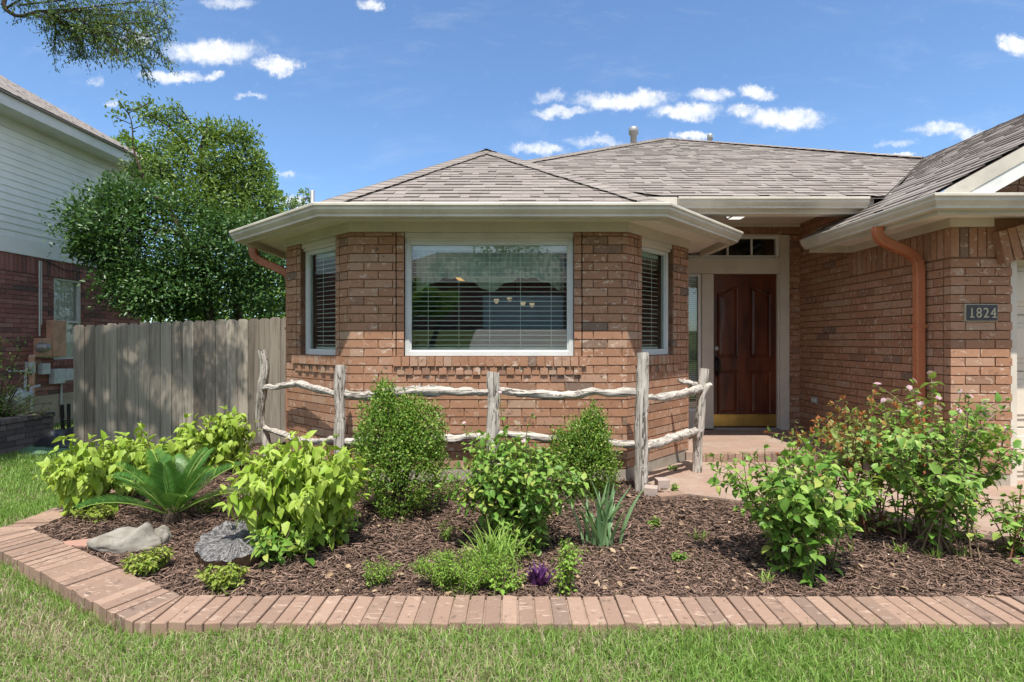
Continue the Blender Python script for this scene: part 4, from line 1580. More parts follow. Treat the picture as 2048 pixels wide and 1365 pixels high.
# ------------------------------------------------------------------ rustic rail fence
def rail_fence():
    t = thing('rail_fence', 'rustic fence of silvery gnarled cedar rails and posts before the bay window', 'fence', (0, 4.4, 0))
    rr = random.Random(21)

    def post(px_top, py_top, Yt, px_b, Yb, w, d, seed, gnarl=0.0):
        a = at(px_b, 682, Yb)
        b = at(px_top, py_top, Yt)
        a.z = float(bedz(a.x, a.y)) - 0.12
        pts, rad = [], []
        N = 26
        for i in range(N + 1):
            k = i / N
            p = a.lerp(b, k)
            p.x += gnarl * (mnoise.noise(Vector((k * 3.0, seed, 0))) ) + 0.006 * mnoise.noise(Vector((k * 9, seed, 3)))
            p.y += 0.008 * mnoise.noise(Vector((k * 7, seed, 8)))
            pts.append(p)
            rad.append(w * (1 + 0.10 * mnoise.noise(Vector((k * 5, seed, 5))) + 0.08 * (1 - k)) * (1 if i < N else 0.97))
        m = MB()
        m.tube(pts, rad, 18, wob=0.20, flat=d, seed=seed)
        # ragged sawn top
        part('post', (m, 'cedar post', M['post'], False), t, bevel=0.0)
        return a, b

    post(523, 700, 5.45, 527, 5.45, 0.046, 0.95, 1.0, 0.075)
    post(681, 730, 4.42, 676, 4.42, 0.042, 0.9, 2.0, 0.012)
    post(987, 744, 4.38, 985, 4.38, 0.050, 0.85, 3.0, 0.015)
    post(1285, 705, 4.34, 1281, 4.34, 0.050, 0.9, 4.0, 0.012)
    post(1409, 737, 4.90, 1388, 4.95, 0.042, 0.9, 5.0, 0.03)
    # a forked stub leaning on the end post
    m = MB()
    m.tube(smooth_path([at(1394, 880, 4.88), at(1398, 830, 4.87), at(1406, 790, 4.87), at(1417, 768, 4.86)], 5), [0.024] * 15 + [0.012], 10, wob=0.3, seed=9)
    part('post', (m, 'fork', M['post'], True), t)

    def rail(pts, r0, seed, knots=()):
        sp = smooth_path([at(*p) for p in pts], 9)
        n = len(sp)
        rad = []
        for i, p in enumerate(sp):
            k = i / (n - 1)
            r = r0 * (1 + 0.34 * mnoise.noise(Vector((k * 6, seed, 1))) + 0.12 * mnoise.noise(Vector((k * 21, seed, 2))))
            r *= 0.72 + 0.28 * math.sin(math.pi * (0.08 + 0.84 * k))
            rad.append(r)
            p.z += 0.018 * mnoise.noise(Vector((k * 8, seed, 4)))
            p.y += 0.012 * mnoise.noise(Vector((k * 5, seed, 6)))
        m = MB()
        m.tube(sp, rad, 18, wob=0.36, seed=seed)
        for k, dx, dz, ln in knots:
            p = sp[int(k * (n - 1))]
            q = p + Vector((dx, -0.01, dz)).normalized() * ln
            m.tube([p, p.lerp(q, 0.6), q], [r0 * 0.75, r0 * 0.5, r0 * 0.16], 9, wob=0.25, seed=seed + k)
        part('rail', (m, 'cedar rail', M['rail'], True), t)

    rail([(527, 777, 5.42), (560, 772, 5.25), (590, 768, 5.05), (640, 779, 4.7), (672, 787, 4.46)], 0.030, 1.0, [(0.42, 0.5, 0.8, 0.06), (0.9, -0.2, 1, 0.03)])
    rail([(686, 786, 4.44), (735, 793, 4.42), (770, 786, 4.42), (860, 782, 4.41), (930, 784, 4.40), (983, 783, 4.39)], 0.040, 2.0, [(0.17, 0.7, -0.6, 0.075), (0.62, -0.3, 1, 0.055), (0.2, -0.6, 0.5, 0.05)])
    rail([(992, 781, 4.38), (1060, 788, 4.37), (1130, 790, 4.37), (1200, 784, 4.36), (1283, 786, 4.36)], 0.034, 3.0, [(0.3, 0.5, 0.4, 0.03), (0.03, -0.3, 0.8, 0.05)])
    rail([(1290, 796, 4.38), (1330, 794, 4.55), (1372, 785, 4.74), (1402, 775, 4.88), (1420, 770, 4.93)], 0.034, 4.0, [(0.5, 0.05, 1, 0.045)])
    rail([(1357, 762, 5.06), (1378, 766, 4.98), (1404, 773, 4.92)], 0.026, 5.0)
    rail([(530, 855, 5.42), (560, 867, 5.25), (600, 881, 5.0), (640, 883, 4.72), (674, 880, 4.46)], 0.030, 6.0)
    rail([(684, 882, 4.44), (760, 880, 4.43), (860, 880, 4.42), (930, 874, 4.41), (984, 872, 4.40)], 0.032, 7.0, [(0.8, 0.4, 0.6, 0.03)])
    rail([(990, 868, 4.39), (1060, 872, 4.38), (1130, 882, 4.37), (1200, 886, 4.36), (1283, 888, 4.36)], 0.033, 8.0, [(0.6, 0.2, 0.8, 0.03)])
    rail([(1287, 894, 4.37), (1310, 888, 4.5), (1345, 876, 4.68), (1380, 865, 4.84), (1402, 858, 4.92)], 0.040, 9.0, [(0.25, 0.6, 0.6, 0.05), (0.1, 0.2, -0.8, 0.05)])


rail_fence()

# ------------------------------------------------------------------ neighbouring house
NX = -8.0


def nat(px, py, off=0.0):
    Y = (NX + off) * F / (px - 1024)
    return Vector((NX + off, Y, CZ - (py - 682) / F * Y))


def neighbour():
    t = thing('neighbour_house', 'two storey neighbouring house with white lap siding above dark red brick', 'house', (NX, 8.5, 0))
    Y0, Y1 = 5.0, 11.3
    # window opening
    w0, w1 = nat(108, 700), nat(165, 700)
    zt, zb = 2.46, 0.98
    w = MB()
    L = Y1 - Y0
    a0, a1 = w0.y - Y0, w1.y - Y0
    wall(w, (NX, Y0), (0, 1), L, 0.40, 2.44, [(a0, a1, zb, 2.7)], 0)
    soldiers(w, (NX, Y0), (0, 1), L, 2.45, 2.74)
    w.box(NX - 0.12, Y0, 2.44, NX - 0.012, Y1, 2.80, 1)
    soldiers(w, (NX, Y0), (0, 1), a1 + 0.05, zb - 0.085, zb - 0.004, a0 - 0.05, 0.03)
    part('wall', (w, 'neighbour brick wall', [M['nbrick'], M['nmortar']]), t)
    f = MB()
    f.box(NX - 0.15, Y0, -0.3, NX - 0.004, Y1, 0.40)
    part('foundation', (f, 'neighbour foundation', M['nconcrete']), t)
    s = MB()
    z = 2.98
    s.box(NX - 0.12, Y0 - 1, 2.74, NX + 0.022, Y1, 2.98)
    prof = []
    while z < 5.05:
        s.prism([(NX + 0.024, Y0 - 1, z), (NX + 0.010, Y0 - 1, z + 0.115), (NX - 0.1, Y0 - 1, z + 0.115), (NX - 0.1, Y0 - 1, z)], (0, Y1 - Y0 + 1, 0))
        z += 0.115
    part('siding', (s, 'lap siding', M['siding']), t)
    # eave and roof
    e = MB()
    e.box(NX - 0.1, Y0 - 1, 4.86, NX + 0.44, Y1 + 0.35, 4.885)
    e.box(NX + 0.0, Y0 - 1, 4.70, NX + 0.035, Y1, 4.86)
    part('soffit', (e, 'neighbour soffit', M['white']), t)
    e = MB()
    e.box(NX + 0.43, Y0 - 1, 4.84, NX + 0.46, Y1 + 0.37, 5.05)
    e.box(NX - 3.5, Y1 + 0.34, 4.84, NX + 0.43, Y1 + 0.37, 5.05)
    part('fascia', (e, 'neighbour fascia', M['white']), t)
    r = MB()
    xe, ze = NX + 0.50, 5.04
    rp = [(xe, Y0 - 1, ze), (xe, Y1 + 0.42, ze), (xe - 3.9, Y1 - 2.6, ze + 2.34), (xe - 3.9, Y0 - 1, ze + 2.34)]
    shingle_plane(r, rp, rp[1], rp[0], seed=71)
    deck(r, rp)
    deck(r, [(xe, Y1 + 0.42, ze), (xe - 7.8, Y1 + 0.42, ze), (xe - 3.9, Y1 - 2.6, ze + 2.34)])
    r.box(xe - 0.02, Y0 - 1, ze - 0.035, xe, Y1 + 0.42, ze - 0.005)
    part('roof', (r, 'neighbour roof', M['shingle']), t)
    b = MB()
    b.box(NX - 6, Y0, -0.2, NX - 0.16, Y1, 4.9)
    part('wall', (b, 'neighbour core', M['drywall']), t)
    # window
    fr_ = MB()
    x = NX - 0.05
    fr_.box(x - 0.05, w0.y, zb, x + 0.02, w0.y + 0.05, zt)
    fr_.box(x - 0.05, w1.y - 0.05, zb, x + 0.02, w1.y, zt)
    fr_.box(x - 0.05, w0.y + 0.05, zt - 0.05, x + 0.02, w1.y - 0.05, zt)
    fr_.box(x - 0.05, w0.y + 0.05, zb, x + 0.02, w1.y - 0.05, zb + 0.06)
    fr_.box(x - 0.04, w0.y + 0.05, 1.66, x + 0.012, w1.y - 0.05, 1.70)
    w = part('window', (fr_, 'neighbour window', M['white']), t)
    g = MB()
    g.quad((x - 0.03, w0.y, zb), (x - 0.03, w1.y, zb), (x - 0.03, w1.y, zt), (x - 0.03, w0.y, zt))
    part('pane', (g, 'neighbour pane', M['nglass']), w)
    c = MB()
    n = 30
    for i in range(n):
        ya, yb = w0.y + (w1.y - w0.y) * i / n, w0.y + (w1.y - w0.y) * (i + 1) / n
        xa, xb = x - 0.055 + 0.006 * math.sin(i * 1.9), x - 0.055 + 0.006 * math.sin((i + 1) * 1.9)
        c.quad((xa, ya, zb), (xb, yb, zb), (xb, yb, zt), (xa, ya, zt))
    part('curtain', (c, 'curtain', M['siding'], True), w)
    # utility gear on the wall
    def ubox(name, px0, py0, px1, py1, d, mat, label=None):
        a, b_ = nat(px0, py0), nat(px1, py1)
        m = MB()
        m.box(NX + 0.002, a.y, b_.z, NX + d, b_.y, a.z)
        return part(name, (m, name, mat), t, bevel=0.008, label=label)
    tb = ubox('meter_box', 91, 640, 118, 712, 0.13, M['tanbox'])
    tb2 = ubox('meter_box', 66, 676, 90, 712, 0.12, M['tanbox'])
    c = nat(79, 695, 0.12)
    m = MB()
    k = 16
    prof = [(0.085, 0.0), (0.085, 0.03), (0.07, 0.05), (0.068, 0.13), (0.05, 0.155), (0.001, 0.16)]
    vs = [(c.x + d, c.y + r * math.cos(2 * math.pi * j / k), c.z + r * math.sin(2 * math.pi * j / k)) for r, d in prof for j in range(k)]
    m.add(vs, [(i * k + j, i * k + (j + 1) % k, (i + 1) * k + (j + 1) % k, (i + 1) * k + j) for i in range(len(prof) - 1) for j in range(k)])
    part('electric_meter', (m, 'meter', M['steel'], True), tb2)
    ubox('junction_box', 49, 724, 60, 747, 0.1, M['greybox'])
    ubox('junction_box', 74, 727, 90, 748, 0.1, M['greybox'])
    ubox('junction_box', 97, 738, 119, 766, 0.11, M['greybox'])
    ubox('junction_box', 120, 738, 137, 760, 0.1, M['greybox'])

    def pipe(pts, r, mat, name='conduit'):
        m = MB()
        m.tube([nat(px, py, r + 0.004) for px, py in pts], r, 8)
        part(name, (m, name, mat), t)
    pipe([(79, 522), (79, 672)], 0.012, M['white'])
    pipe([(83, 522), (83, 650)], 0.008, M['white'])
    pipe([(63, 712), (63, 795)], 0.045, M['tanbox'])
    pipe([(51, 747), (50, 785)], 0.022, M['greybox'])
    pipe([(123, 760), (122, 838)], 0.016, M['greybox'])
    pipe([(18, 743), (50, 742)], 0.016, M['greybox'])
    pipe([(60, 712), (118, 714)], 0.018, M['white'])
    pipe([(82, 520), (105, 528), (130, 540), (165, 545)], 0.007, M['black'], 'cable')
    g = MB()
    c = nat(45, 792, 0.2)
    g.tube([c + Vector((0, -.35, .0)), c + Vector((0, -.1, .02)), c + Vector((0, .15, 0))], [0.05, 0.09, 0.05], 10, wob=.1)
    g.tube([c + Vector((0, .15, -.5)), c + Vector((0, .15, 0.12)), c + Vector((0, .3, .14))], 0.024, 8)
    g.lathe((c.x, c.y - .1, c.z), [(0.001, -0.13), (0.10, -0.12), (0.11, 0.04), (0.06, 0.13), (0.001, 0.15)], 14)
    part('gas_meter', (g, 'gas meter', M['greybox'], True), t)


neighbour()


def side_yard():
    t = thing('planter_wall', 'low grey brick planter wall at the left beside the neighbouring house', 'planter', (-6.55, 6.4, -0.1))
    w = MB()
    wall(w, (-6.5, 4.6), (0, 1), 2.85, -0.2, 0.26, (), 0)
    wall(w, (-6.58, 7.45), (-1, 0), 1.3, -0.2, 0.26, (), 1)
    part('wall', (w, 'planter brick', [M['gbrick'], M['nmortar']]), t)
    w = MB()
    soldiers(w, (-6.5, 4.6), (0, 1), 2.85, 0.262, 0.33, 0, 0.02, dep=0.22)
    part('coping', (w, 'planter coping', [M['gbrick'], M['nmortar']]), t)
    s = MB()
    s.box(-7.85, 4.6, -0.2, -6.62, 7.33, 0.2)
    part('soil', (s, 'planter soil', M['soil']), t)
    # tarp and bag
    def heap(name, cx, cy, rx, ry, h, mat, label, cat, seed, z0):
        n, m_ = 44, 16
        v, f = [], []
        for j in range(m_ + 1):
            k = j / m_
            for i in range(n):
                a = 2 * math.pi * i / n
                q = 1 + 0.14 * mnoise.noise(Vector((math.cos(a) * 1.6, math.sin(a) * 1.6, seed)))
                x, y = cx + rx * k * q * math.cos(a), cy + ry * k * q * math.sin(a)
                e = 1 - k ** 3.2
                z = z0 + h * e * (0.72 + 0.5 * mnoise.noise(Vector((x * 4.5, y * 4.5, seed)))) + 0.022 * mnoise.noise(Vector((x * 14, y * 10, seed + 3))) * (1 - k ** 6)
                v.append((x, y, z))
        for j in range(m_):
            for i in range(n):
                f.append((j * n + i, (j + 1) * n + i, (j + 1) * n + (i + 1) % n, j * n + (i + 1) % n))
        mb = MB()
        mb.add(v, f)
        return tag(part(name, (mb, name, mat, True)), label, cat)
    heap('tarpaulin', -6.05, 7.05, 0.60, 0.42, 0.12, M['tarp'], 'crumpled green tarpaulin on the grass by the left end of the board fence', 'tarpaulin', 2.0, -0.15)
    heap('plastic_bag', -5.98, 7.12, 0.46, 0.24, 0.26, M['bag'], 'black plastic bag lying on top of the green tarpaulin', 'bag', 7.0, -0.06)
    e = MB()
    e.tube([(-6.42, 7.52, -0.2), (-6.43, 7.50, 0.42)], 0.025, 8)
    e.tube([(-6.35, 7.53, -0.2), (-6.36, 7.53, 0.43)], 0.022, 8)
    e.tube([(-6.43, 7.50, 0.2), (-6.36, 7.53, 0.2)], 0.015, 6)
    tag(part('stake', (e, 'stake', M['black'])), 'short black double stake at the end of the brick planter wall', 'stake')


side_yard()

# ------------------------------------------------------------------ rock, flagstone, stump, loose bricks
def ico(sub):
    import bmesh
    bm = bmesh.new()
    bmesh.ops.create_icosphere(bm, subdivisions=sub, radius=1.0)
    v = [tuple(p.co) for p in bm.verts]
    f = [tuple(q.index for q in p.verts) for p in bm.faces]
    bm.free()
    return v, f


def stones():
    v, f = ico(5)
    c = gnd(254, 1094, 0.07)
    out = []
    for x, y, z in v:
        q = Vector((x, y, z))
        d = 1 + 0.16 * mnoise.noise(q * 1.3 + Vector((3, 1, 2))) + 0.06 * mnoise.noise(q * 3.5) + 0.018 * mnoise.noise(q * 11)
        X, Y, Z = x * 0.195 * d, y * 0.125 * d, z * 0.075 * d
        # raised beak to the right, flat hollowed back
        X, Y = round(X, 6), Y
        if z > 0:
            Z += 0.075 * math.exp(-((X - 0.105) / 0.04) ** 2) * z
            Z += 0.022 * math.exp(-((X + 0.05) / 0.07) ** 2) * (1 if Y > 0 else 0.2) * z
            Z -= 0.045 * math.exp(-((X + 0.02) / 0.09) ** 2 - ((Y + 0.01) / 0.04) ** 2) * z
        out.append((c.x + X, c.y + Y, 0.095 + Z))
    m = MB()
    m.add(out, f)
    ro = tag(part('rock', (m, 'rock', M['rock'], True)), 'pale grey rock with a raised beak on the mulch at the left', 'rock')
    out = []
    c2 = gnd(316, 1085, 0.08)
    for x, y, z in v:
        q = Vector((x, y, z))
        d = 1 + 0.25 * mnoise.noise(q * 1.6 + Vector((7, 1, 2))) + 0.05 * mnoise.noise(q * 5)
        out.append((c2.x + x * 0.055 * d, c2.y + 0.03 + y * 0.06 * d, 0.10 + z * 0.07 * d))
    m = MB()
    m.add(out, f)
    tag(part('rock', (m, 'rock piece', M['rock'], True)), 'small pale rock tucked behind the beak of the larger rock', 'rock')
    a = gnd(185, 1084, 0.085)
    fl = MB()
    fl.prism([(a.x - 0.22, a.y - 0.06, 0.03), (a.x + 0.02, a.y - 0.07, 0.03), (a.x + 0.16, a.y + 0.03, 0.03), (a.x + 0.1, a.y + 0.1, 0.03), (a.x - 0.06, a.y + 0.04, 0.03), (a.x - 0.2, a.y - 0.01, 0.03)], (0, 0, 0.062))
    tag(part('flagstone', (fl, 'flagstone', M['flag']), bevel=0.006), 'flat red flagstone between the brick edging and the grey rock', 'flagstone')
    # stump: trunk butt with a checked, tilted top
    base = gnd(474, 1116, 0.07)
    st = thing('tree_stump', 'weathered grey tree stump with cracked top in the mulch beside the lime shrub', 'stump', (base.x, base.y, 0.05))
    n = 72
    ang = [2 * math.pi * i / n for i in range(n)]
    rad = [0.205 * (1 + 0.10 * mnoise.noise(Vector((math.cos(a) * 1.5, math.sin(a) * 1.5, 1.0))) + 0.07 * mnoise.noise(Vector((math.cos(a) * 6, math.sin(a) * 6, 2))) + 0.035 * random.uniform(-1, 1)) for a in ang]
    tp = lambda x, y: 0.135 + 0.24 * y - 0.03 * x + 0.014 * mnoise.noise(Vector((x * 30, y * 30, 0))) + 0.014 * mnoise.noise(Vector((x * 9, y * 9, 4)))
    side = MB()
    rows = []
    for k, (s, zf) in enumerate(((0.88, 0.0), (0.80, 0.3), (0.84, 0.6), (0.95, 0.85), (1.0, 1.0))):
        for i in range(n):
            x, y = rad[i] * s * math.cos(ang[i]), rad[i] * s * math.sin(ang[i])
            zt = tp(x, y) * zf - 0.06 * (1 - zf)
            rows.append((x, y, zt + 0.01 * mnoise.noise(Vector((i * .6, k, 2)))))
    side.add(rows, [(k * n + i, k * n + (i + 1) % n, (k + 1) * n + (i + 1) % n, (k + 1) * n + i) for k in range(4) for i in range(n)])
    part('trunk', (side, 'stump side', M['stumpside'], True), st, world_coords=False)
    top = MB()
    rows = []
    K = 12
    for k in range(K + 1):
        s = 1.005 * k / K
        for i in range(n):
            x, y = rad[i] * s * math.cos(ang[i]), rad[i] * s * math.sin(ang[i])
            rows.append((x, y, tp(x, y) + 0.003 - (0.012 * max(0, mnoise.noise(Vector((ang[i] * 5, 3, s)))) * s)))
    top.add(rows, [(k * n + i, k * n + (i + 1) % n, (k + 1) * n + (i + 1) % n, (k + 1) * n + i) for k in range(K) for i in range(n)])
    part('cut_face', (top, 'stump top', M['stumptop'], True), st, world_coords=False)
    # loose pavers by the walkway
    for (px, py, wz, dd, hh, rz, mat, lab) in ((1302, 990, 0.105, 0.10, 0.075, -0.35, M['paver'], 'loose tan brick lying against the foot of the tall cedar post'),
                                            (1324, 976, 0.10, 0.10, 0.085, 0.06, M['paver'], 'loose pinkish grey paver standing at the walkway corner')):
        p = gnd(px, py, 0.09)
        o = MB()
        o.box(-wz / 2, -dd / 2, -0.02, wz / 2, dd / 2, hh)
        ob = tag(part('loose_brick', (o, 'loose brick', mat), bevel=0.006), lab, 'brick', 'loose bricks at the walkway corner')
        ob.location = (p.x, p.y, 0.085)
        ob.rotation_euler = (0, 0, rz)
    p = gnd(1345, 993, 0.09)
    o = MB()
    o.box(-0.14, -0.05, -0.03, 0.10, 0.05, 0.03)
    for i in range(4):
        o.box(-0.11 + i * 0.05, -0.025, 0.03, -0.08 + i * 0.05, 0.025, 0.031)
    ob = tag(part('loose_brick', (o, 'cored brick', M['edge']), bevel=0.004), 'flat cored brick half sunk at the walkway edge beside the paver', 'brick', 'loose bricks at the walkway corner')
    ob.location = (p.x, p.y, 0.085)
    ob.rotation_euler = (0, 0, 0.3)


stones()


# ------------------------------------------------------------------ across the street (seen only in the window glass)
def street():
    r = MB()
    r.box(-60, -8.6, -0.03, 60, -2.6, 0.012)
    struct('street', (r, 'street', M['asphalt']))
    r = MB()
    r.box(-60, -2.6, -0.03, 60, -2.45, 0.10)
    struct('kerb', (r, 'kerb', M['path']))
    t = thing('opposite_house', 'brick house with white double garage door across the street, mirrored in the bay window', 'house', (1, -23, 2))
    w = MB()
    w.box(-9, -30, 1.5, -2.2, -22.2, 4.9)
    w.box(-2.2, -30, 1.5, 8, -22.3, 4.9)
    part('wall', (w, 'opposite wall', M['nbrick']), t)
    g = MB()
    g.box(-1.75, -22.28, 2.0, 3.1, -22.2, 4.1)
    part('garage_door', (g, 'opposite garage', M['white']), t)
    q = MB()
    q.add([(-10, -21.4, 4.8), (9, -21.4, 4.8), (9, -31, 4.8), (-10, -31, 4.8), (-5, -26, 7.3), (4, -26, 7.3)], [(0, 1, 5, 4), (1, 2, 5), (2, 3, 4, 5), (3, 0, 4), (0, 3, 2, 1)])
    part('roof', (q, 'opposite roof', M['shingle']), t)
    d = MB()
    n = 14
    for i in range(n):
        y0, y1 = -8.6 - i * 13.6 / n, -8.6 - (i + 1) * 13.6 / n
        d.quad((-2.0, y0, float(gz(0, y0)) + 0.06), (3.4, y0, float(gz(0, y0)) + 0.06), (3.4, y1, float(gz(0, y1)) + 0.06), (-2.0, y1, float(gz(0, y1)) + 0.06))
    struct('opposite_driveway', (d, 'opposite driveway', M['path']))


street()

# ------------------------------------------------------------------ foliage
def unit(a):
    return a / (np.linalg.norm(a, axis=-1, keepdims=True) + 1e-9)


def leaf_arr(P, D, N, L, W, fold=0.18, droop=0.25, shape='broad'):
    """8-vertex folded leaves: base P, direction D, upper side roughly N"""
    P, D, N = (np.asarray(q, dtype=float) for q in (P, D, N))
    n = len(P)
    L, W = np.broadcast_to(L, n).astype(float), np.broadcast_to(W, n).astype(float)
    D = unit(D)
    Sd = unit(np.cross(D, N))
    U = np.cross(Sd, D)
    t = {'broad': [(0, 0), (.28, .95), (.28, 0), (.28, -.95), (.66, .72), (.66, 0), (.66, -.72), (1, 0)],
         'oval': [(0, 0), (.3, .9), (.3, 0), (.3, -.9), (.72, .85), (.72, 0), (.72, -.85), (1, 0)],
         'narrow': [(0, .15), (.35, 1), (.35, 0), (.35, -1), (.7, .8), (.7, 0), (.7, -.8), (1, 0)]}[shape]
    V = np.zeros((n, 8, 3))
    for i, (s, x) in enumerate(t):
        z = -droop * s * s + (fold * abs(x) * 0.5 if x else -0.0)
        V[:, i] = P + D * (L * s)[:, None] + Sd * (W * 0.5 * x)[:, None] + U * (L * -droop * s * s + W * fold * abs(x))[:, None]
    return V


LF = [(0, 2, 1), (0, 3, 2), (1, 2, 5, 4), (2, 3, 6, 5), (4, 5, 7), (5, 6, 7)]


def diamond_arr(P, D, N, L, W, fold=0.2):
    P, D, N = (np.asarray(q, dtype=float) for q in (P, D, N))
    n = len(P)
    L, W = np.broadcast_to(L, n).astype(float), np.broadcast_to(W, n).astype(float)
    D = unit(D)
    Sd = unit(np.cross(D, N))
    U = np.cross(Sd, D)
    V = np.zeros((n, 4, 3))
    V[:, 0] = P
    V[:, 1] = P + D * (L * .45)[:, None] + Sd * (W * .5)[:, None] + U * (W * fold)[:, None]
    V[:, 2] = P + D * L[:, None]
    V[:, 3] = P + D * (L * .45)[:, None] - Sd * (W * .5)[:, None] + U * (W * fold)[:, None]
    return V


DF = [(0, 1, 2), (0, 2, 3)]


class Shrub:
    """stems that fan out from the base and carry leaves in opposite pairs"""
    def __init__(s, seed):
        s.r = np.random.default_rng(seed)
        s.P, s.D, s.N, s.S = [], [], [], []
        s.tips = []
        s.mb = MB()

    def stem(s, pts, r0, r1, spacing, t0=0.3, droop=0.0, size=1.0, spread=1.0):
        n = 14
        b = smooth_path(pts, max(2, n // (len(pts) - 1)))
        rad = [r0 + (r1 - r0) * i / (len(b) - 1) for i in range(len(b))]
        s.mb.tube(b, rad, 5, caps=False)
        seg_ = [(b[i + 1] - b[i]).length for i in range(len(b) - 1)]
        tot = sum(seg_)
        d = t0 * tot
        ph = s.r.uniform(0, 6.28)
        while d < tot:
            acc = 0
            for i, L in enumerate(seg_):
                if acc + L >= d: break
                acc += L
            k = (d - acc) / max(1e-6, seg_[i])
            p = b[i].lerp(b[i + 1], k)
            t = np.array((b[i + 1] - b[i]).normalized())
            ref = np.array([1, 0, 0]) if abs(t[0]) < .8 else np.array([0, 1, 0])
            e1 = np.cross(t, ref); e1 /= np.linalg.norm(e1)
            e2 = np.cross(t, e1)
            frac = d / tot
            for q in (0, math.pi):
                a = ph + q + s.r.normal(0, .2)
                o = e1 * math.cos(a) + e2 * math.sin(a)
                dirv = o * spread + t * s.r.uniform(0.15, 0.6) + np.array([0, 0, -droop + s.r.normal(0, .15)])
                s.P.append(np.array(p) + o * 0.006)
                s.D.append(dirv)
                s.N.append(t * 0.8 + np.array([0, 0, 1.0]) + s.r.normal(0, .25, 3))
                s.S.append(size * s.r.uniform(.7, 1.12) * (1.0 if frac < .86 else 0.72))
            ph += math.pi / 2 + s.r.normal(0, .15)
            d += spacing * s.r.uniform(.8, 1.2)
        tip, td = b[-1], (b[-1] - b[-2]).normalized()
        for q in range(3):
            s.P.append(np.array(tip)); s.D.append(np.array(td) * .9 + s.r.normal(0, .45, 3)); s.N.append(np.array([0, 0, 1.0]) + s.r.normal(0, .3, 3)); s.S.append(size * s.r.uniform(.4, .7))
        s.tips.append((tip, td))
        return b

    def bush(s, H, Rx, Ry, nst, spacing, droop=0.1, size=1.0, side=3, t0=.3, lean=(0, 0), arch=0.62, r0=0.006, dome=0.38):
        for i in range(nst):
            a = 2 * math.pi * (i + s.r.uniform(-.4, .4)) * 0.618034
            k = math.sqrt((i + .5) / nst) * s.r.uniform(.85, 1.05)
            ex, ey = Rx * k * math.cos(a) + lean[0], Ry * k * math.sin(a) + lean[1]
            h = H * (1 - dome * k ** 2.2) * s.r.uniform(.82, 1.05)
            bx_, by_ = s.r.normal(0, .085 * Rx / .36, 2)
            pts = [(bx_, by_, -0.03), (bx_ + (ex - bx_) * arch * .6, by_ + (ey - by_) * arch * .6, h * .4), (bx_ + (ex - bx_) * (arch + .25), by_ + (ey - by_) * (arch + .25), h * .76), (ex, ey, h)]
            b = s.stem(pts, r0, 0.002, spacing, t0, droop, size)
            for q in range(side):
                j = int(len(b) * s.r.uniform(.3, .8))
                p = b[j]
                aa = a + s.r.normal(0, 1.1)
                ln = H * s.r.uniform(.18, .36)
                e = p + Vector((math.cos(aa) * ln * .8, math.sin(aa) * ln * .8 * (Ry / Rx), ln * s.r.uniform(.15, .7)))
                s.stem([p, p.lerp(e, .5) + Vector((0, 0, .03)), e], r0 * .5, 0.0015, spacing * .9, .15, droop, size * .92)

    def leaves(s, L, W, fold=.18, droop=.25, shape='broad', keep=None):
        S_ = np.array(s.S) * s.r.choice([.5, .75, .95, 1.05, 1.18], len(s.S), p=[.15, .22, .3, .22, .11])
        return leaf_arr(np.array(s.P), np.array(s.D), np.array(s.N), L * S_, W * S_, fold, droop, shape)


def plant(name, label, cat, base, group=None, rz=0.0):
    t = thing(name, label, cat, base, group)
    t.rotation_euler = (0, 0, rz)
    return t


def sub(name, me, t):
    return part(name, me, t, world_coords=False)


def place(px, py, dz=0.0):
    """foot of a plant on the bed under a photo pixel"""
    p = gnd(px, py, 0.07)
    for _ in range(4):
        z = float(bedz(p.x, p.y))
        p = gnd(px, py, z)
    return Vector((p.x, p.y, p.z + dz))


# --- lime coloured shrubs
def lime(px, py, Yd, H, Rx, Ry, nst, seed, label, L=0.105, W=0.066, side=3):
    b = place(px, py) if Yd is None else Vector(((px - 1024) / F * Yd, Yd, float(bedz((px - 1024) / F * Yd, Yd))))
    t = plant('lime_shrub', label, 'shrub', b, 'lime leaved shrubs in the mulch bed')
    s = Shrub(seed)
    s.bush(H, Rx, Ry, nst, 0.055, droop=1.15, side=side, t0=.2)
    sub('foliage', arr_mesh('lime leaves', s.leaves(L, W, .14, .42), LF, M['lime'], True), t)
    sub('stems', (s.mb, 'stems', M['stem'], True), t)


lime(605, 1095, None, 0.66, .37, .30, 30, 101, 'large lime green shrub with drooping leaves beside the tree stump', side=4)
lime(180, 1022, None, 0.53, .35, .26, 22, 102, 'lime green shrub at the left corner of the bed, nearest the brick edging')
lime(292, 978, 4.35, 0.50, .36, .28, 20, 103, 'low lime green shrub directly behind the sago palm')
lime(425, 948, 4.95, 0.60, .38, .28, 22, 104, 'lime green shrub against the board fence, right of the sago palm')


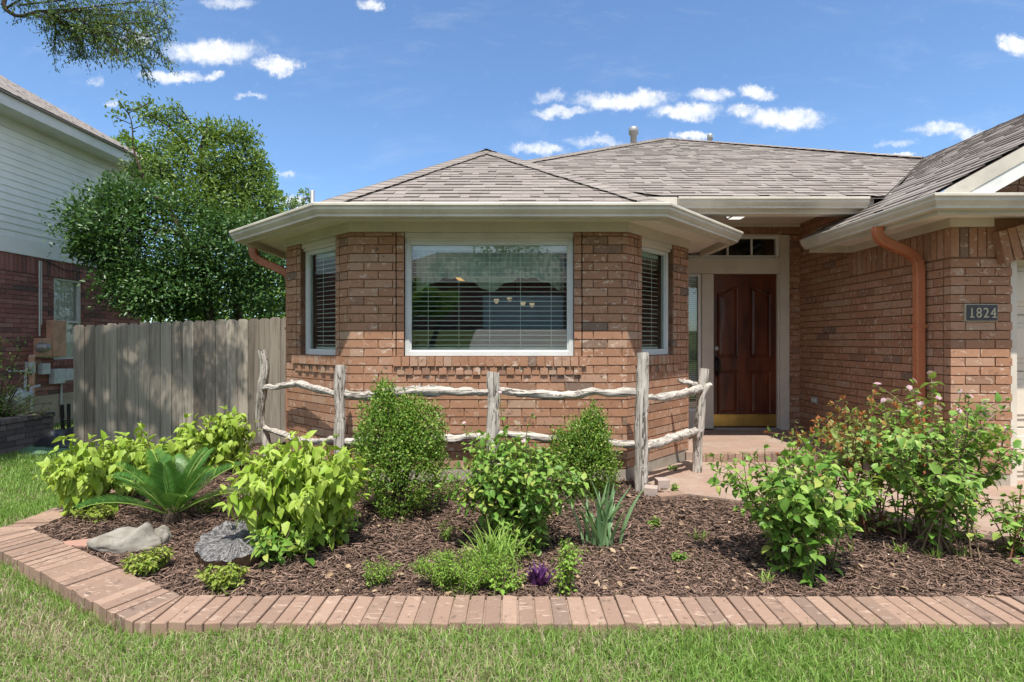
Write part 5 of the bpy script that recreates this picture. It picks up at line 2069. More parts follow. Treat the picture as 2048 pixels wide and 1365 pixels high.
# --- small leafed clipped shrubs
def boxwood(px, py, H, Rx, Ry, n, seed, label, lumps, Lf=0.019):
    b = place(px, py)
    t = plant('boxwood_shrub', label, 'shrub', b, 'boxwood shrubs under the bay window')
    r = np.random.default_rng(seed)
    P, D = [], []
    for (cx, cy, cz, rx, ry, rz, w) in lumps:
        m = int(n * w)
        d = unit(r.normal(0, 1, (m, 3)))
        q = np.clip(r.normal(.93, .10, m), .35, 1.10)
        # soft dents and sprigs
        nz = np.array([mnoise.noise(Vector(x * 3.1 + cx * 9)) for x in d])
        q *= 1 + .46 * nz
        p = np.stack([cx + d[:, 0] * rx * q, cy + d[:, 1] * ry * q, cz + d[:, 2] * rz * q], -1)
        P.append(p); D.append(d)
    P, D = np.concatenate(P), np.concatenate(D)
    P = P * np.array([Rx, Ry, H])
    k = P[:, 2] > 0.0
    P, D = P[k], D[k]
    # sprigs: short upright twigs carrying leaf pairs
    sp = r.choice(len(P), len(P) // 3, replace=False)
    ext = P[sp] + (D[sp] * .5 + np.array([0, 0, .9])) * r.uniform(.01, .05, len(sp))[:, None]
    P = np.concatenate([P, ext]); D = np.concatenate([D, D[sp]])
    dv = D * .7 + np.array([0, 0, .55]) + r.normal(0, .6, P.shape)
    nv = D + np.array([0, 0, .6]) + r.normal(0, .5, P.shape)
    V = leaf_arr(P, dv, nv, Lf * r.uniform(.75, 1.25, len(P)), Lf * .62, .2, .1, 'oval')
    sub('foliage', arr_mesh('boxwood leaves', V, LF, M['boxwood'], False), t)
    mb = MB()
    for i in range(14):
        a = r.uniform(0, 6.28)
        e = Vector((math.cos(a) * Rx * r.uniform(.2, .8), math.sin(a) * Ry * r.uniform(.2, .8), H * r.uniform(.5, .9)))
        mb.tube(smooth_path([(0, 0, -.03), (e.x * .3, e.y * .3, e.z * .4), e], 4), [.012] * 5 + [.008, .006, .004, .003], 6, caps=False)
    sub('stems', (mb, 'stems', M['bark'], True), t)


boxwood(800, 1030, .92, .345, .30, 15000, 201, 'largest rounded boxwood shrub left of centre under the bay window',
        [(0, 0, .40, .88, .9, .36, .42), (-.30, 0, .62, .55, .6, .32, .22), (.40, .05, .60, .52, .6, .27, .2), (-.34, 0, .86, .20, .25, .17, .06), (.02, .1, .70, .35, .4, .20, .1)])
boxwood(1168, 990, .66, .27, .24, 9500, 202, 'cone shaped boxwood shrub between the lantana bush and the tall cedar post',
        [(0, 0, .36, .90, .9, .36, .55), (.08, 0, .66, .62, .6, .28, .28), (.28, 0, .86, .28, .3, .20, .10), (-.8, 0, .55, .22, .3, .22, .07)])
boxwood(1003, 962, .40, .24, .18, 3600, 203, 'low dark boxwood shrub half hidden behind the lantana bush before the bay wall',
        [(-.3, 0, .4, .7, .9, .42, .6), (.5, 0, .5, .55, .8, .45, .4)], .018)


# --- lantana and firebush
def flowers(t, tips, n, r, size=0.019):
    pr = MB()
    for i in range(15):
        a = i * 2.399963
        rad = .72 * math.sqrt(i / 15)
        c = Vector((rad * math.cos(a), rad * math.sin(a), .42 * (1 - rad * rad)))
        for j in range(4):
            b = a + j * math.pi / 2
            u, v = Vector((math.cos(b), math.sin(b), 0)), Vector((-math.sin(b), math.cos(b), 0))
            pr.add([c, c + u * .24 + v * .12 + Vector((0, 0, .05)), c + u * .34 + Vector((0, 0, .02)), c + u * .24 - v * .12 + Vector((0, 0, .05))], [(0, 1, 2, 3)])
    me = pr.mesh('flower head', M['pink'])
    idx = sorted(range(len(tips)), key=lambda i: -tips[i][0].z + r.normal(0, .08))[:n]
    for i in idx:
        p, d = tips[i]
        o = sub('flower', me, t)
        o.location = p + Vector((0, 0, .012))
        o.scale = [size * r.uniform(.8, 1.25)] * 3
        o.rotation_euler = (r.normal(0, .4) + .5, r.normal(0, .4), r.uniform(0, 6))


def bush(name, label, cat, px, py, H, Rx, Ry, nst, seed, leaf, mat, spacing=.05, droop=.3, side=3, nfl=0, stem='stem', extra=(), group=None, tipmat=None, shape='broad', lean=(0, 0), dome=.38, r0=.005, t0=.12, fl=.019):
    b = place(px, py)
    t = plant(name, label, cat, b, group)
    s = Shrub(seed)
    s.bush(H, Rx, Ry, nst, spacing, droop=droop, side=side, lean=lean, dome=dome, r0=r0, t0=t0)
    for e in extra:
        s.stem([Vector(q) for q in e], r0, .002, spacing, .25, droop, .8)
    sub('foliage', arr_mesh('leaves', s.leaves(leaf[0], leaf[1], .15, .28, shape), LF, M[mat], True), t)
    sub('stems', (s.mb, 'stems', M[stem], True), t)
    if tipmat:
        P, D, N = [], [], []
        for p, d in s.tips:
            if s.r.random() < .8 and p.z > H * .4:
                for q in range(6):
                    P.append(np.array(p) + s.r.normal(0, .004, 3)); D.append(np.array(d) * .9 + np.array([0, 0, .5]) + s.r.normal(0, .5, 3)); N.append(np.array([0, 0, 1.0]) + s.r.normal(0, .5, 3))
        sub('young_leaves', arr_mesh('young leaves', leaf_arr(P, D, N, .036, .013, .2, .2), LF, M[tipmat], True), t)
    if nfl:
        flowers(t, s.tips, nfl, s.r, fl)
    return t


bush('lantana_bush', 'leafy green lantana bush with a tall spike, in the middle of the bed', 'shrub', 1035, 1098, .72, .42, .30, 44, 301, (.062, .043), 'lantana', .045, .35, 3, 9,
     extra=[[(0, 0, .3), (-.06, .05, .6), (-.10, .10, .80), (-.11, .12, .93)], [(0, 0, .3), (.05, .04, .55), (.06, .06, .72), (.09, .06, .80)], [(0, 0, .3), (-.15, .04, .5), (-.25, .08, .62), (-.33, .1, .70)]], group='lantana bushes with pink flowers', fl=.016)
bush('lantana_bush', 'tall lantana bush with many pink flowers before the house number wall', 'shrub', 1862, 1092, .94, .46, .36, 31, 302, (.062, .043), 'lantana', .047, .35, 4, 24, fl=.022,
     stem='tanstem', group='lantana bushes with pink flowers', dome=.34, r0=.006, t0=.2,
     extra=[[(0, 0, .3), (-.05, 0, .7), (-.08, .02, .9), (-.09, .02, 1.0)], [(0, 0, .3), (.2, 0, .6), (.38, 0, .8), (.52, .05, .84)]])
bush('broadleaf_bush', 'bright green broad leaved bush in front of the walkway, right of the iris', 'shrub', 1592, 1142, .70, .40, .28, 27, 303, (.072, .050), 'lantana', .052, .35, 4, 0, lean=(.02, 0), dome=.3,
     extra=[[(0, 0, .2), (-.2, .05, .4), (-.32, .1, .5), (-.40, .12, .52)]])
bush('firebush', 'bronze tipped firebush with reddish stems between the broad leaved bush and the tall lantana', 'shrub', 1712, 1062, .84, .44, .34, 32, 304, (.066, .028), 'fire', .05, .3, 2, 0, stem='redstem', tipmat='firetip', shape='narrow', dome=.22)
bush('lantana_sprig', 'small leafy sprig with reddish stems at the right end of the bed', 'shrub', 2035, 1112, .42, .26, .2, 9, 305, (.062, .042), 'lantana', .05, .35, 2, 2, stem='redstem', fl=.016)
bush('vine_sprig', 'small leafy vine sprig climbing the second cedar post from the left', 'vine', 690, 965, .42, .11, .08, 6, 306, (.035, .022), 'boxwood', .035, .1, 1, 0)
bush('leafy_sprout', 'low green sprout with large leaves spreading beneath the large lime shrub', 'sprout', 560, 1122, .20, .30, .16, 12, 307, (.075, .046), 'lantana', .05, .3, 1, 0, dome=.1)
bush('leafy_sprout', 'flat green sprout reaching over the mulch to the right of the large lime shrub', 'sprout', 668, 1085, .16, .24, .14, 8, 308, (.062, .044), 'lantana', .05, .3, 1, 0, dome=.1)
bush('small_upright_plant', 'small upright green plant with tiny leaves at the brick edging, right of the purple plant', 'plant', 1128, 1190, .27, .085, .07, 12, 309, (.026, .015), 'feather', .022, .0, 2, 0)
bush('ground_cover', 'low yellow green clump between the grey rock and the brick edging', 'ground cover', 297, 1148, .13, .13, .11, 22, 310, (.034, .020), 'limelow', .022, .2, 2, 0, group='low clumps along the edging')
bush('ground_cover', 'low yellow green clump just in front of the tree stump', 'ground cover', 448, 1180, .12, .15, .09, 22, 311, (.036, .020), 'limelow', .022, .2, 2, 0, group='low clumps along the edging')
bush('ground_cover', 'wispy thin green clump on bare mulch left of the feathery clump', 'ground cover', 758, 1172, .12, .12, .09, 16, 312, (.016, .008), 'feather', .016, .0, 3, 0, group='low clumps along the edging')
bush('feathery_clump', 'wide feathery bright green clump at the brick edging, below the strap leaved clump', 'ground cover', 925, 1182, .19, .29, .12, 60, 313, (.024, .005), 'feather', .009, .0, 3, 0, shape='narrow', dome=.3, r0=.0025)
bush('feathery_clump', 'thin feathery sprig left of the strap leaved clump', 'ground cover', 890, 1085, .13, .05, .04, 7, 314, (.018, .005), 'feather', .010, .0, 2, 0, shape='narrow', r0=.0025)
bush('ground_cover', 'low green patch under the purple plant by the edging', 'ground cover', 1010, 1186, .10, .12, .08, 14, 315, (.03, .018), 'feather', .022, .2, 1, 0, group='low clumps along the edging')
bush('leafy_sprout', 'low green sprout among stones at the left foot of the sago palm', 'sprout', 190, 1042, .11, .17, .09, 14, 316, (.032, .024), 'limelow', .025, .2, 1, 0)
bush('weed', 'small green weed at the foot of the sago palm on its right', 'weed', 412, 1030, .13, .10, .07, 10, 317, (.024, .014), 'boxwood', .022, .1, 1, 0)
for px, py, sd, lab in ((1256, 948, 320, 'tiny weed growing by the foundation right of the tall cedar post'), (1345, 945, 321, 'tiny weed at the wall foot left of the leaning end post'), (1348, 985, 323, 'tiny weed at the walkway corner beside the loose bricks')):
    bush('weed', lab, 'weed', px, py, .06, .05, .04, 6, sd, (.024, .016), 'lantana', .018, .1, 1, 0, group='tiny weeds by the wall')
for px, py, sd, lab in ((1305, 1055, 324, 'tiny seedling in the mulch right of the iris'), (1362, 1125, 325, 'tiny seedling in the mulch left of the broad leaved bush')):
    bush('seedling', lab, 'seedling', px, py, .05, .05, .04, 5, sd, (.028, .018), 'lantana', .018, .1, 1, 0, group='tiny seedlings in the mulch')


# --- strap leaved plants
def blades(name, label, cat, px, py, n, H, spread, W, mat, seed, arch=.5, group=None, nseg=7, flat=False, purple=False):
    b = place(px, py)
    t = plant(name, label, cat, b, group)
    r = np.random.default_rng(seed)
    mb = MB()
    for i in range(n):
        a = r.uniform(0, 2 * math.pi)
        k = r.uniform(.15, 1) ** .8
        h = H * r.uniform(.6, 1.05) * (1 - .25 * k)
        ex = spread * k
        o = Vector((r.normal(0, .22) * spread, r.normal(0, .16) * spread, -.01))
        d = Vector((math.cos(a), math.sin(a) * .8, 0))
        sd = Vector((-d.y, d.x, 0)) if not flat else Vector((1, r.normal(0, .5), 0)).normalized()
        w = W * r.uniform(.75, 1.15)
        rows = []
        for j in range(nseg + 1):
            q = j / nseg
            p = o + d * (ex * q ** (1 + arch * 1.6)) + Vector((0, 0, h * (q - arch * .42 * k * q ** 3)))
            ww = w * (1 - q ** 2.6) * (.55 + .45 * min(1, q * 3)) + .0006
            f = Vector((d.x, d.y, 0)) * (ww * .22)
            rows.append((p - sd * ww / 2, p - f * .6, p + sd * ww / 2))
        k0 = len(mb.v)
        for row in rows: mb.v += [tuple(q) for q in row]
        for j in range(nseg):
            for c in range(2):
                mb.f.append((k0 + j * 3 + c, k0 + j * 3 + c + 1, k0 + (j + 1) * 3 + c + 1, k0 + (j + 1) * 3 + c))
                mb.m.append(0)
    sub('foliage', (mb, 'blades', M[mat], True), t)
    return t


blades('iris_plant', 'blue green iris fan of sword leaves between the lantana and the tall cedar post', 'iris', 1208, 1092, 32, .54, .27, .036, 'iris', 401, .35)
blades('daylily_clump', 'clump of narrow light green strap leaves below the lantana bush', 'daylily', 990, 1140, 120, .34, .24, .0125, 'lily', 402, .75)
blades('purple_plant', 'small purple leaved plant at the brick edging beside the strap leaved clump', 'plant', 1076, 1174, 36, .16, .105, .030, 'purple', 403, .4, nseg=5)
for px, py, sd, lab in ((1398, 1082, 410, 'cut back yellowish stubs in open mulch between the iris and the broad leaved bush'), (1532, 1168, 411, 'cut back green stubs at the left foot of the broad leaved bush'),
                        (1712, 1108, 412, 'single short cut blade on the mulch in front of the firebush'), (1800, 1108, 413, 'cut back stubs in front of the tall lantana on its left'),
                        (1925, 1118, 414, 'spiky cut back stubs at the right foot of the tall lantana'), (1870, 1118, 415, 'middle cut back stubs before the bare stems of the tall lantana')):
    blades('cut_stubs', lab, 'plant stub', px, py, 4 if sd == 412 else 14, .11, .075, .012, 'lily', sd, .2, 'cut back stubs along the bed', nseg=3)


def sago():
    b = place(345, 1045)
    t = plant('sago_palm', 'sago palm with stiff feathery fronds on the left of the bed', 'palm', b)
    r = np.random.default_rng(77)
    c = MB()
    c.lathe((0, 0, 0), [(.05, -.05), (.062, .02), (.05, .07), (.02, .10), (.001, .11)], 14)
    sub('trunk', (c, 'caudex', M['bark']), t)
    N = 15
    for i in range(N):
        a = i * 2.399963 + .3
        k = (i + .5) / N                      # inner fronds upright, outer ones flat
        rise = 1.38 - .95 * k
        ln = .46 + .08 * k
        d = np.array([math.cos(a), math.sin(a), 0])
        pts = []
        ns = 24
        for j in range(ns + 1):
            q = j / ns
            ang = rise - 0.75 * q * q * (0.55 + .6 * k)
            if j == 0:
                p = d * .025 + np.array([0, 0, .06])
            else:
                p = pts[-1] + (d * math.cos(ang) + np.array([0, 0, math.sin(ang)])) * (ln / ns)
            pts.append(p)
        P, D, Nn, L, W = [], [], [], [], []
        for j in range(3, ns):
            tt = unit(pts[j + 1] - pts[j])
            side = np.cross(tt, np.array([0, 0, 1.0])); side /= np.linalg.norm(side)
            upv = np.cross(side, tt)
            q = j / ns
            for sg in (-1, 1):
                for h in (0, .5):
                    pp = pts[j] + (pts[j + 1] - pts[j]) * h
                    P.append(pp); D.append(side * sg * .85 + tt * .55 + upv * .42); Nn.append(upv)
                    L.append((.115 * math.sin(math.pi * (.10 + .86 * q)) ** .7 + .02) * r.uniform(.93, 1.05)); W.append(.0075)
        V = leaf_arr(P, D, Nn, L, W, .15, .16, 'narrow')
        f = sub('frond', arr_mesh('frond', V, LF, M['palm'], False), t)
        m = MB()
        m.tube([Vector(p) for p in pts[::3]], [.007 - .0005 * q for q in range(len(pts[::3]))], 5)
        part('midrib', (m, 'midrib', M['lily'], True), f)


sago()


# --- trees
def tree(name, label, cat, base, clumps, nleaf, L, W, mat, seed, trunk_r=.12, trunk_pts=None, group=None, shell=.72, up=.4, branch_frac=.8, twigs=0):
    """clumps: (x, y, z, rx, ry, rz) in world coordinates"""
    t = plant(name, label, cat, base, group)
    b = Vector(base)
    r = np.random.default_rng(seed)
    vol = np.array([c[3] * c[4] + c[3] * c[5] + c[4] * c[5] for c in clumps]); vol /= vol.sum()
    P, D = [], []
    for c, w in zip(clumps, vol):
        m = int(nleaf * w)
        d = unit(r.normal(0, 1, (m, 3)))
        q = np.clip(1 - np.abs(r.normal(0, 1 - shell, m)), .1, 1.0) * r.uniform(.92, 1.1, m)
        off = r.uniform(0, 50, 3)
        nz = np.array([mnoise.noise(Vector(x * 2.3 + off)) + .6 * mnoise.noise(Vector(x * 5.5 + off)) for x in d])
        q *= 1 + .24 * nz
        keep = nz + r.normal(0, .25, m) > -.42
        p = np.array(c[:3]) + d * np.array(c[3:6]) * q[:, None]
        P.append(p[keep]); D.append(d[keep])
    P, D = np.concatenate(P), np.concatenate(D)
    # pull leaves together into small tufts
    tw = max(8, len(P) // 14)
    ci = r.choice(len(P), tw, replace=False)
    g = r.integers(0, tw, len(P))
    # nearest of 6 random tuft centres
    best = P[ci[g]]; bd = np.linalg.norm(P - best, axis=1)
    for _ in range(40):
        g2 = r.integers(0, tw, len(P))
        q = P[ci[g2]]; dd = np.linalg.norm(P - q, axis=1)
        k = dd < bd
        best[k] = q[k]; bd[k] = dd[k]
    pull = np.where(bd < 8 * L, .6, 0.0)
    P = P + (best - P) * pull[:, None]
    dv = D * .6 + unit(P - best + 1e-6) * .5 + np.array([0, 0, up * .3]) + r.normal(0, .55, P.shape)
    nv = D * .5 + np.array([0, 0, .9]) + r.normal(0, .5, P.shape)
    V = leaf_arr(P - np.array(b), dv, nv, L * r.uniform(.7, 1.2, len(P)), W * r.uniform(.8, 1.15, len(P)), .2, .12, 'oval')
    sub('crown', arr_mesh('crown', V, LF, M[mat]), t)
    mb = MB()
    tp = [Vector(p) - b for p in (trunk_pts or [base, (clumps[0][0], clumps[0][1], clumps[0][2])])]
    sp = smooth_path(tp, 6)
    mb.tube(sp, [trunk_r * (1 - .65 * i / (len(sp) - 1)) for i in range(len(sp))], 10, wob=.15)
    for c in clumps:
        cc = Vector(c[:3]) - b
        j = min(range(len(sp)), key=lambda i: (sp[i] - cc).length + (0 if sp[i].z < cc.z else 1.0))
        mid = sp[j].lerp(cc, .5) + Vector((r.normal(0, .1), r.normal(0, .1), .12))
        br = smooth_path([sp[j], mid, cc], 5)
        r0 = trunk_r * .38
        mb.tube(br, [r0 * (1 - .7 * i / (len(br) - 1)) for i in range(len(br))], 7, caps=False, wob=.1)
        for q in range(5):
            e = cc + Vector(unit(r.normal(0, 1, 3)) * np.array(c[3:6]) * branch_frac)
            s0 = br[int(len(br) * r.uniform(.5, .95))]
            mb.tube(smooth_path([s0, s0.lerp(e, .5) + Vector((0, 0, .06)), e], 4), [r0 * .3 * (1 - .8 * i / 8) for i in range(9)], 5, caps=False)
    sub('trunk', (mb, 'trunk', M['bark'], True), t)
    return t


def px_clump(px, py, Y, rpx, rpy, ry=None):
    p = at(px, py, Y)
    rx, rz = rpx * Y / F, rpy * Y / F
    return (p.x, p.y, p.z, rx, ry or rx, rz)


def trees():
    # dark evergreen behind the board fence
    Y = 8.9
    cl = [px_clump(300, 470, Y, 150, 110, 1.0), px_clump(215, 455, Y - .1, 85, 80, .7), px_clump(300, 580, Y, 90, 60, .9), px_clump(405, 560, Y + .3, 110, 90, .9),
          px_clump(205, 500, Y, 55, 50, .5), px_clump(330, 590, Y - .3, 90, 50, .7), px_clump(470, 500, Y + .3, 100, 90, .9), px_clump(540, 560, Y + .5, 80, 90, .8), px_clump(255, 395, Y, 50, 50, .5)]
    tree('evergreen_tree', 'dense dark evergreen tree standing behind the board fence', 'tree', (at(420, 682, 9.1).x, 9.1, -.1), cl, 46000, .072, .032, 'holly', 501, .09,
         [(at(420, 682, 9.1).x, 9.1, -.1), at(415, 600, 9.1), at(380, 500, 9.0), at(340, 420, 9.0)], shell=.7)
    # taller olive green evergreen above it
    Y = 9.9
    cl = [px_clump(405, 350, Y, 100, 70, 1.0), px_clump(465, 325, Y, 70, 60, .7), px_clump(345, 285, Y, 55, 42, .5), px_clump(425, 262, Y, 50, 30, .5), px_clump(480, 420, Y, 95, 70, .9),
          px_clump(300, 228, Y, 30, 20, .3), px_clump(355, 228, Y, 24, 24, .3), px_clump(400, 420, Y - .2, 120, 60, .9), px_clump(520, 390, Y, 40, 60, .4), px_clump(488, 272, Y, 30, 34, .4), px_clump(515, 320, Y, 28, 34, .3), px_clump(300, 340, Y, 50, 40, .5)]
    tree('evergreen_tree', 'taller olive green evergreen tree rising above the dark one by the eave', 'tree', (at(480, 682, 10).x, 10.0, -.1), cl, 24000, .075, .032, 'ligustrum', 502, .09,
         [(at(480, 682, 10).x, 10.0, -.1), at(470, 560, 10), at(430, 430, 10), at(400, 330, 9.9)], shell=.62)
    # bare topped branch of its left side
    t = plant('sapling', 'thin bare stemmed sapling with tufts of leaves left of the tall evergreen top', 'tree', (at(300, 682, 9.4).x, 9.4, -.1))
    b = Vector(t.location)
    mb = MB()
    main = smooth_path([b, at(330, 480, 9.4), at(285, 350, 9.4), at(268, 300, 9.4), at(262, 240, 9.4), at(240, 205, 9.4)], 6)
    mb.tube([p - b for p in main], [.03 * (1 - .8 * i / (len(main) - 1)) for i in range(len(main))], 6)
    tips = [(240, 205), (232, 235), (255, 222), (280, 215), (300, 205), (248, 270), (290, 248), (285, 290), (250, 285)]
    P, D = [], []
    r = np.random.default_rng(9)
    for q, (px, py) in enumerate(tips):
        e = at(px, py, 9.4 + r.normal(0, .1))
        s0 = min(main, key=lambda p: (p - e).length + (2 if p.z > e.z - .05 else 0))
        mb.tube([p - b for p in smooth_path([s0, s0.lerp(e, .5), e], 4)], .008, 5)
        for _ in range(26):
            P.append(np.array(e - b) + r.normal(0, .075, 3)); D.append(r.normal(0, 1, 3) + np.array([0, 0, .4]))
    sub('trunk', (mb, 'sapling stem', M['bark'], True), t)
    sub('crown', arr_mesh('sapling leaves', leaf_arr(P, D, r.normal(0, .5, (len(P), 3)) + np.array([0, 0, 1]), .08, .036, .2, .15, 'oval'), LF, M['ligustrum']), t)
    # farther trees
    Y = 18
    tree('far_tree', 'bright green far tree peeking over the neighbouring roof', 'tree', (at(255, 682, 26).x, 26, -.1), [px_clump(255, 305, 26, 40, 32, 1.0), px_clump(275, 340, 26, 50, 35, 1.0)], 2500, .2, .1, 'fartree', 503, .15)
    tree('far_tree', 'slim light green far tree beside the left end of the bay eave', 'tree', (at(545, 682, Y).x, Y, -.1), [px_clump(540, 370, Y, 16, 42, .4), px_clump(548, 430, Y, 25, 60, .6), px_clump(535, 480, Y, 40, 60, .8)], 3000, .13, .06, 'fartree', 504, .1)
    tree('far_tree', 'sparse far tree with its tip just above the bay gutter', 'tree', (at(598, 682, Y).x, Y, -.1), [px_clump(606, 400, Y, 18, 24, .4), px_clump(575, 408, Y, 14, 16, .4), px_clump(590, 450, Y, 40, 40, .7)], 1500, .12, .05, 'ligustrum', 505, .08)
    cl = [px_clump(420, 640, 14, 190, 60, 1.2), px_clump(470, 600, 13, 130, 70, 1.6), px_clump(330, 600, 13.5, 120, 60, 1.4), px_clump(560, 590, 12.5, 60, 80, 1.0)]
    tree('evergreen_shrub', 'sunlit green shrub glimpsed low behind the board fence', 'shrub', (at(470, 682, 13).x, 13, -.1), cl, 9000, .12, .06, 'fartree', 506, .06)
    # overhead tree at the left, only its lowest boughs are in the photograph
    Y = 5.2
    rr = np.random.default_rng(33)
    cl = []
    for px, py, a, b_ in ((120, 20, 60, 28), (200, 40, 75, 34), (270, 50, 62, 34), (150, 75, 40, 20), (215, 88, 45, 18), (285, 100, 26, 26), (310, 60, 30, 26), (180, 10, 90, 25), (245, 105, 24, 14), (120, 92, 14, 14), (60, 5, 40, 12), (160, 100, 20, 12)):
        cl.append(px_clump(px, py, Y + rr.normal(0, .25), a, b_, .32))
    for i in range(18):     # the crown above the frame
        cl.append((-5.3 + rr.normal(0, 1.0), 4.2 + rr.normal(0, .75), 6.3 + rr.normal(0, .55), .62, .62, .36))
    for i in range(9):
        cl.append((-6.6 + rr.normal(0, .7), 3.3 + rr.normal(0, .45), 6.2 + rr.normal(0, .5), .62, .62, .36))
    t = tree('shade_tree', 'overhanging shade tree with small drooping leaves in the upper left corner', 'tree', (-7.6, 3.2, -.05), cl[12:], 17000, .055, .02, 'oak', 507, .2,
         [(-7.6, 3.2, -.05), (-7.5, 3.3, 1.8), (-7.0, 3.7, 3.6), (-6.2, 4.2, 5.2), (-5.3, 4.4, 6.2)], shell=.35, up=-.6)
    b = Vector(t.location)
    mb = MB()
    limb = smooth_path([(-6.9, 3.8, 3.8), at(-60, -40, 5.0), at(10, 18, 5.1), at(40, 32, 5.1), at(80, 22, 5.15), at(110, 30, 5.2)], 6)
    mb.tube([p - b for p in limb], [.024 * (1 - .6 * q / (len(limb) - 1)) for q in range(len(limb))], 8, wob=.1)
    shoots = [[(80, 22), (150, 18), (230, 8), (300, 4), (330, 14)], [(100, 28), (160, 40), (230, 48), (300, 46), (345, 58)], [(60, 27), (120, 45), (180, 62), (240, 78), (300, 96), (330, 118)],
              [(120, 45), (150, 70), (165, 95), (160, 112)], [(110, 40), (112, 70), (106, 96)], [(180, 62), (215, 85), (245, 112)], [(240, 78), (270, 100), (286, 138)], [(230, 48), (280, 70), (322, 72)],
              [(100, 28), (170, 20), (250, 22), (320, 30)], [(40, 10), (110, 2), (190, -10), (290, -20)], [(150, 18), (210, 30), (270, 26), (330, 40)], [(160, 40), (200, 62), (235, 66), (275, 84)], [(10, 18), (50, -5), (110, -20)],
              [(80, 22), (140, 50), (190, 45), (215, 60)], [(120, 10), (180, 30), (240, 35), (290, 60)], [(110, 30), (140, 60), (200, 95), (225, 108)]]
    P, D = [], []
    for q, pts in enumerate(shoots):
        yy = 5.2 + rr.normal(0, .28)
        sp = smooth_path([at(px, py, 5.15 + (yy - 5.15) * min(1, k / 2)) for k, (px, py) in enumerate(pts)], 8)
        mb.tube([p - b for p in sp], [.011 * (1 - .85 * k / (len(sp) - 1)) for k in range(len(sp))], 5, caps=False)
        for k in range(len(sp) - 1):
            for _ in range(2 if k > 3 else 1):
                s0 = sp[k].lerp(sp[k + 1], rr.random())
                dv = Vector((rr.normal(0, .5) + .25, rr.normal(0, .5), rr.normal(-.35, .4))).normalized()
                ln = rr.uniform(.08, .24)
                e = s0 + dv * ln
                mb.tube([s0 - b, e - b], .0022, 3, caps=False)
                for w in range(int(4 + 9 * ln / .2)):
                    f = rr.uniform(.15, 1.05)
                    P.append(np.array(s0 + dv * (ln * f) - b) + rr.normal(0, .022, 3)); D.append(np.array(dv) * .5 + rr.normal(0, .6, 3) + np.array([.1, 0, -.5]))
    nv = rr.normal(0, .5, (len(P), 3)) + np.array([0, 0, 1])
    sub('foliage', arr_mesh('hanging leaves', leaf_arr(P, D, nv, .036 * rr.uniform(.7, 1.25, len(P)), .011, .2, .1, 'oval'), LF, M['oak']), t)
    sub('bough', (mb, 'bough', M['bark'], True), t)
    # trees across the street for the glass
    for i, (x, y, z, s) in enumerate(((-6.5, -15, 4.6, 2.6), (-11, -18, 6.0, 3.6), (7.5, -17, 5.6, 3.0), (-3.6, -12.5, 2.8, .9), (13, -20, 6, 3.5), (-1.0, -26, 9.5, 3.5))):
        labs = ['broad tree on the left of the opposite drive', 'large tree at the left of the opposite house', 'round tree at the right of the opposite drive', 'small bush tree by the opposite kerb', 'large tree at far right across the street', 'tall tree behind the opposite house roof']
        cl = [(x + rr.normal(0, s * .35), y + rr.normal(0, s * .35), z + rr.normal(0, s * .25), s * .65, s * .65, s * .55) for _ in range(5)]
        tree('street_tree', labs[i] + ', mirrored in the bay window', 'tree', (x, y, float(gz(x, y))), cl, 3200, .3 if s > 1 else .16, .15 if s > 1 else .08, 'fartree' if i in (3,) else 'oak', 520 + i, .16, group='trees across the street')


trees()


def bush_left():
    b = Vector((-6.86, 7.0, .18))
    t = plant('thorny_bush', 'thin twiggy bush growing in the brick planter at the left', 'shrub', b)
    s = Shrub(601)
    r = s.r
    for i in range(40):
        a = r.uniform(0, 6.28)
        k = r.uniform(.2, 1)
        h = (r.uniform(.6, 1.6) if i < 15 else r.uniform(.12, .55)) * (1 - .3 * k)
        e = Vector((math.cos(a) * .62 * k + .08, math.sin(a) * .55 * k, h))
        bb = s.stem([Vector((r.normal(0, .08), r.normal(0, .08), 0)), Vector((e.x * .3, e.y * .3, h * .45)), Vector((e.x * .7, e.y * .7, h * .85)), e + Vector((0, 0, -.05 * k))], .010, .003, .085, .2, .1, 1.0)
        for q in range(3):
            p = bb[int(len(bb) * r.uniform(.3, .9))]
            e2 = p + Vector((r.normal(0, .18), r.normal(0, .18), r.uniform(-.05, .2)))
            s.stem([p, p.lerp(e2, .5), e2], .004, .002, .06, .1, .1, .9)
    sub('foliage', arr_mesh('leaves', s.leaves(.046, .026, .15, .2), LF, M['rose'], True), t)
    sub('stems', (s.mb, 'stems', M['bark'], True), t)


bush_left()


# ------------------------------------------------------------------ grass
def grass_blades(X, Y, Z, H, W, rr):
    n = len(X)
    a = rr.uniform(0, 2 * np.pi, n)
    ln = np.abs(rr.normal(.45, .45, n)).clip(.03, 1.7)
    d = np.stack([np.cos(a), np.sin(a), np.zeros(n)], -1)
    f = rr.uniform(0, 2 * np.pi, n)
    s = np.stack([np.cos(f), np.sin(f), np.zeros(n)], -1)
    P = np.stack([X, Y, Z], -1)
    V = np.zeros((n, 5, 3))
    c1 = P + d * (H * ln * .28)[:, None] + np.array([0, 0, 1]) * (H * .6)[:, None]
    c2 = P + d * (H * ln)[:, None] + np.array([0, 0, 1]) * (H * (1.0 - .3 * ln.clip(0, 1)))[:, None]
    V[:, 0] = P - s * (W / 2)[:, None]
    V[:, 1] = P + s * (W / 2)[:, None]
    V[:, 2] = c1 - s * (W * .42)[:, None]
    V[:, 3] = c1 + s * (W * .42)[:, None]
    V[:, 4] = c2
    return V


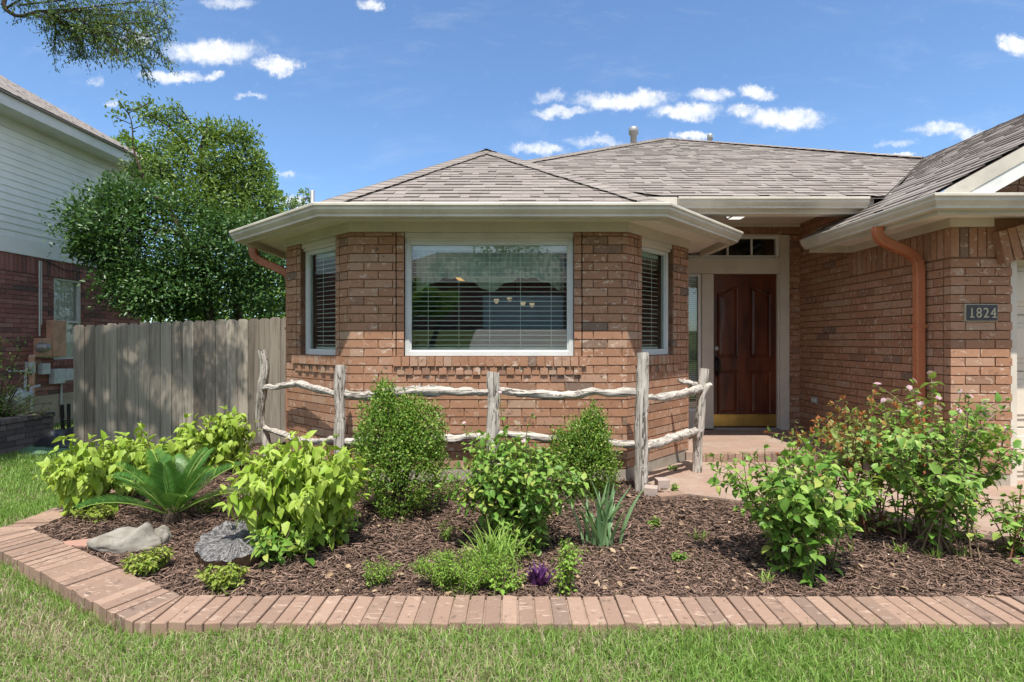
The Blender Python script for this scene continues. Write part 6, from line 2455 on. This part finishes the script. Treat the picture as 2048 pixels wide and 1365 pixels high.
def grass():
    rr = np.random.default_rng(12)
    V1, V2 = [], []
    # near strip and the left lawn, thinning with distance
    for (x0, x1, y0, y1, dens) in ((-2.6, 2.6, 1.75, 2.32, 21000), (-4.2, -1.6, 2.0, 3.4, 13000), (-5.6, -3.3, 2.4, 4.6, 6500), (-7.2, -3.3, 4.4, 6.9, 3600), (-8.3, -5.5, 6.6, 11.0, 1500)):
        n = int((x1 - x0) * (y1 - y0) * dens)
        X, Y = rr.uniform(x0, x1, n), rr.uniform(y0, y1, n)
        k = ~inside(X, Y, EOUT) & (np.abs(X / Y) < 1.06) & ~((X < -6.45) & (Y < 7.5))
        X, Y = X[k], Y[k]
        n = len(X)
        Z = gz(X, Y) - .004
        patch = np.array([mnoise.noise(Vector((x * 1.9, y * 1.9, 0))) + .5 * mnoise.noise(Vector((x * 6, y * 6, 3))) for x, y in zip(X, Y)])
        dryness = .56 - .36 * sstep(X, -.6, 1.4) - .42 * sstep(Y, 2.9, 4.0) + .35 * patch
        dry = rr.random(n) < dryness
        H = rr.uniform(.025, .075, n) * (1 + .35 * sstep(Y, 4, 6.5)) * np.where(dry, .8, 1.0)
        W = rr.uniform(.0024, .0054, n) * (1 + .9 * sstep(Y, 3, 6.5))
        V = grass_blades(X, Y, Z, H, W, rr)
        V1.append(V[~dry]); V2.append(V[dry])
    # taller tufts pushing up along the edging
    n = 2600
    u = rr.random(n)
    seg_ = rr.random(n) < .68
    X = np.where(seg_, -1.7 + 4.4 * u, -3.37 + 1.7 * u)
    Y = np.where(seg_, 2.285, 3.294 - .993 * u) - np.abs(rr.normal(0, .018, n))
    V1.append(grass_blades(X, Y, np.zeros(n), rr.uniform(.05, .125, n) * rr.random(n) ** .5, rr.uniform(.002, .004, n), rr))
    F5 = [(0, 1, 3, 2), (2, 3, 4)]
    stuff('grass', arr_mesh('grass', np.concatenate(V1), F5, M['grass']), 'short green lawn grass along the brick edging and at the left', 'grass')
    stuff('dry_grass', arr_mesh('dry grass', np.concatenate(V2), F5, M['straw']), 'straw coloured dry blades among the green lawn', 'dry grass')


grass()


def litter():
    rr = np.random.default_rng(44)
    n = 230
    Y = 2.55 + 1.9 * rr.random(n) ** 1.5
    X = rr.uniform(-1.5, 3.0, n)
    k = inside(X, Y, [EI[1], EI[2], (4, 2.55), (3.2, 3.1), (1.74, 4.0), (1.2, 4.4), (-1.4, 4.5), (-2.6, 3.6)])
    X, Y = X[k], Y[k]
    n = len(X)
    P = np.stack([X, Y, bedz(X, Y) + .024], -1)
    a = rr.uniform(0, 6.28, n)
    V = leaf_arr(P, np.stack([np.cos(a), np.sin(a), rr.normal(0, .15, n)], -1), rr.normal(0, .35, (n, 3)) + np.array([0, 0, 1]), rr.uniform(.015, .06, n), rr.uniform(.010, .03, n), .25, .25, 'oval')
    stuff('leaf_litter', arr_mesh('leaf litter', V, LF, M['litter'], True), 'pale dry fallen leaves and chips scattered on the mulch', 'leaf litter')


litter()
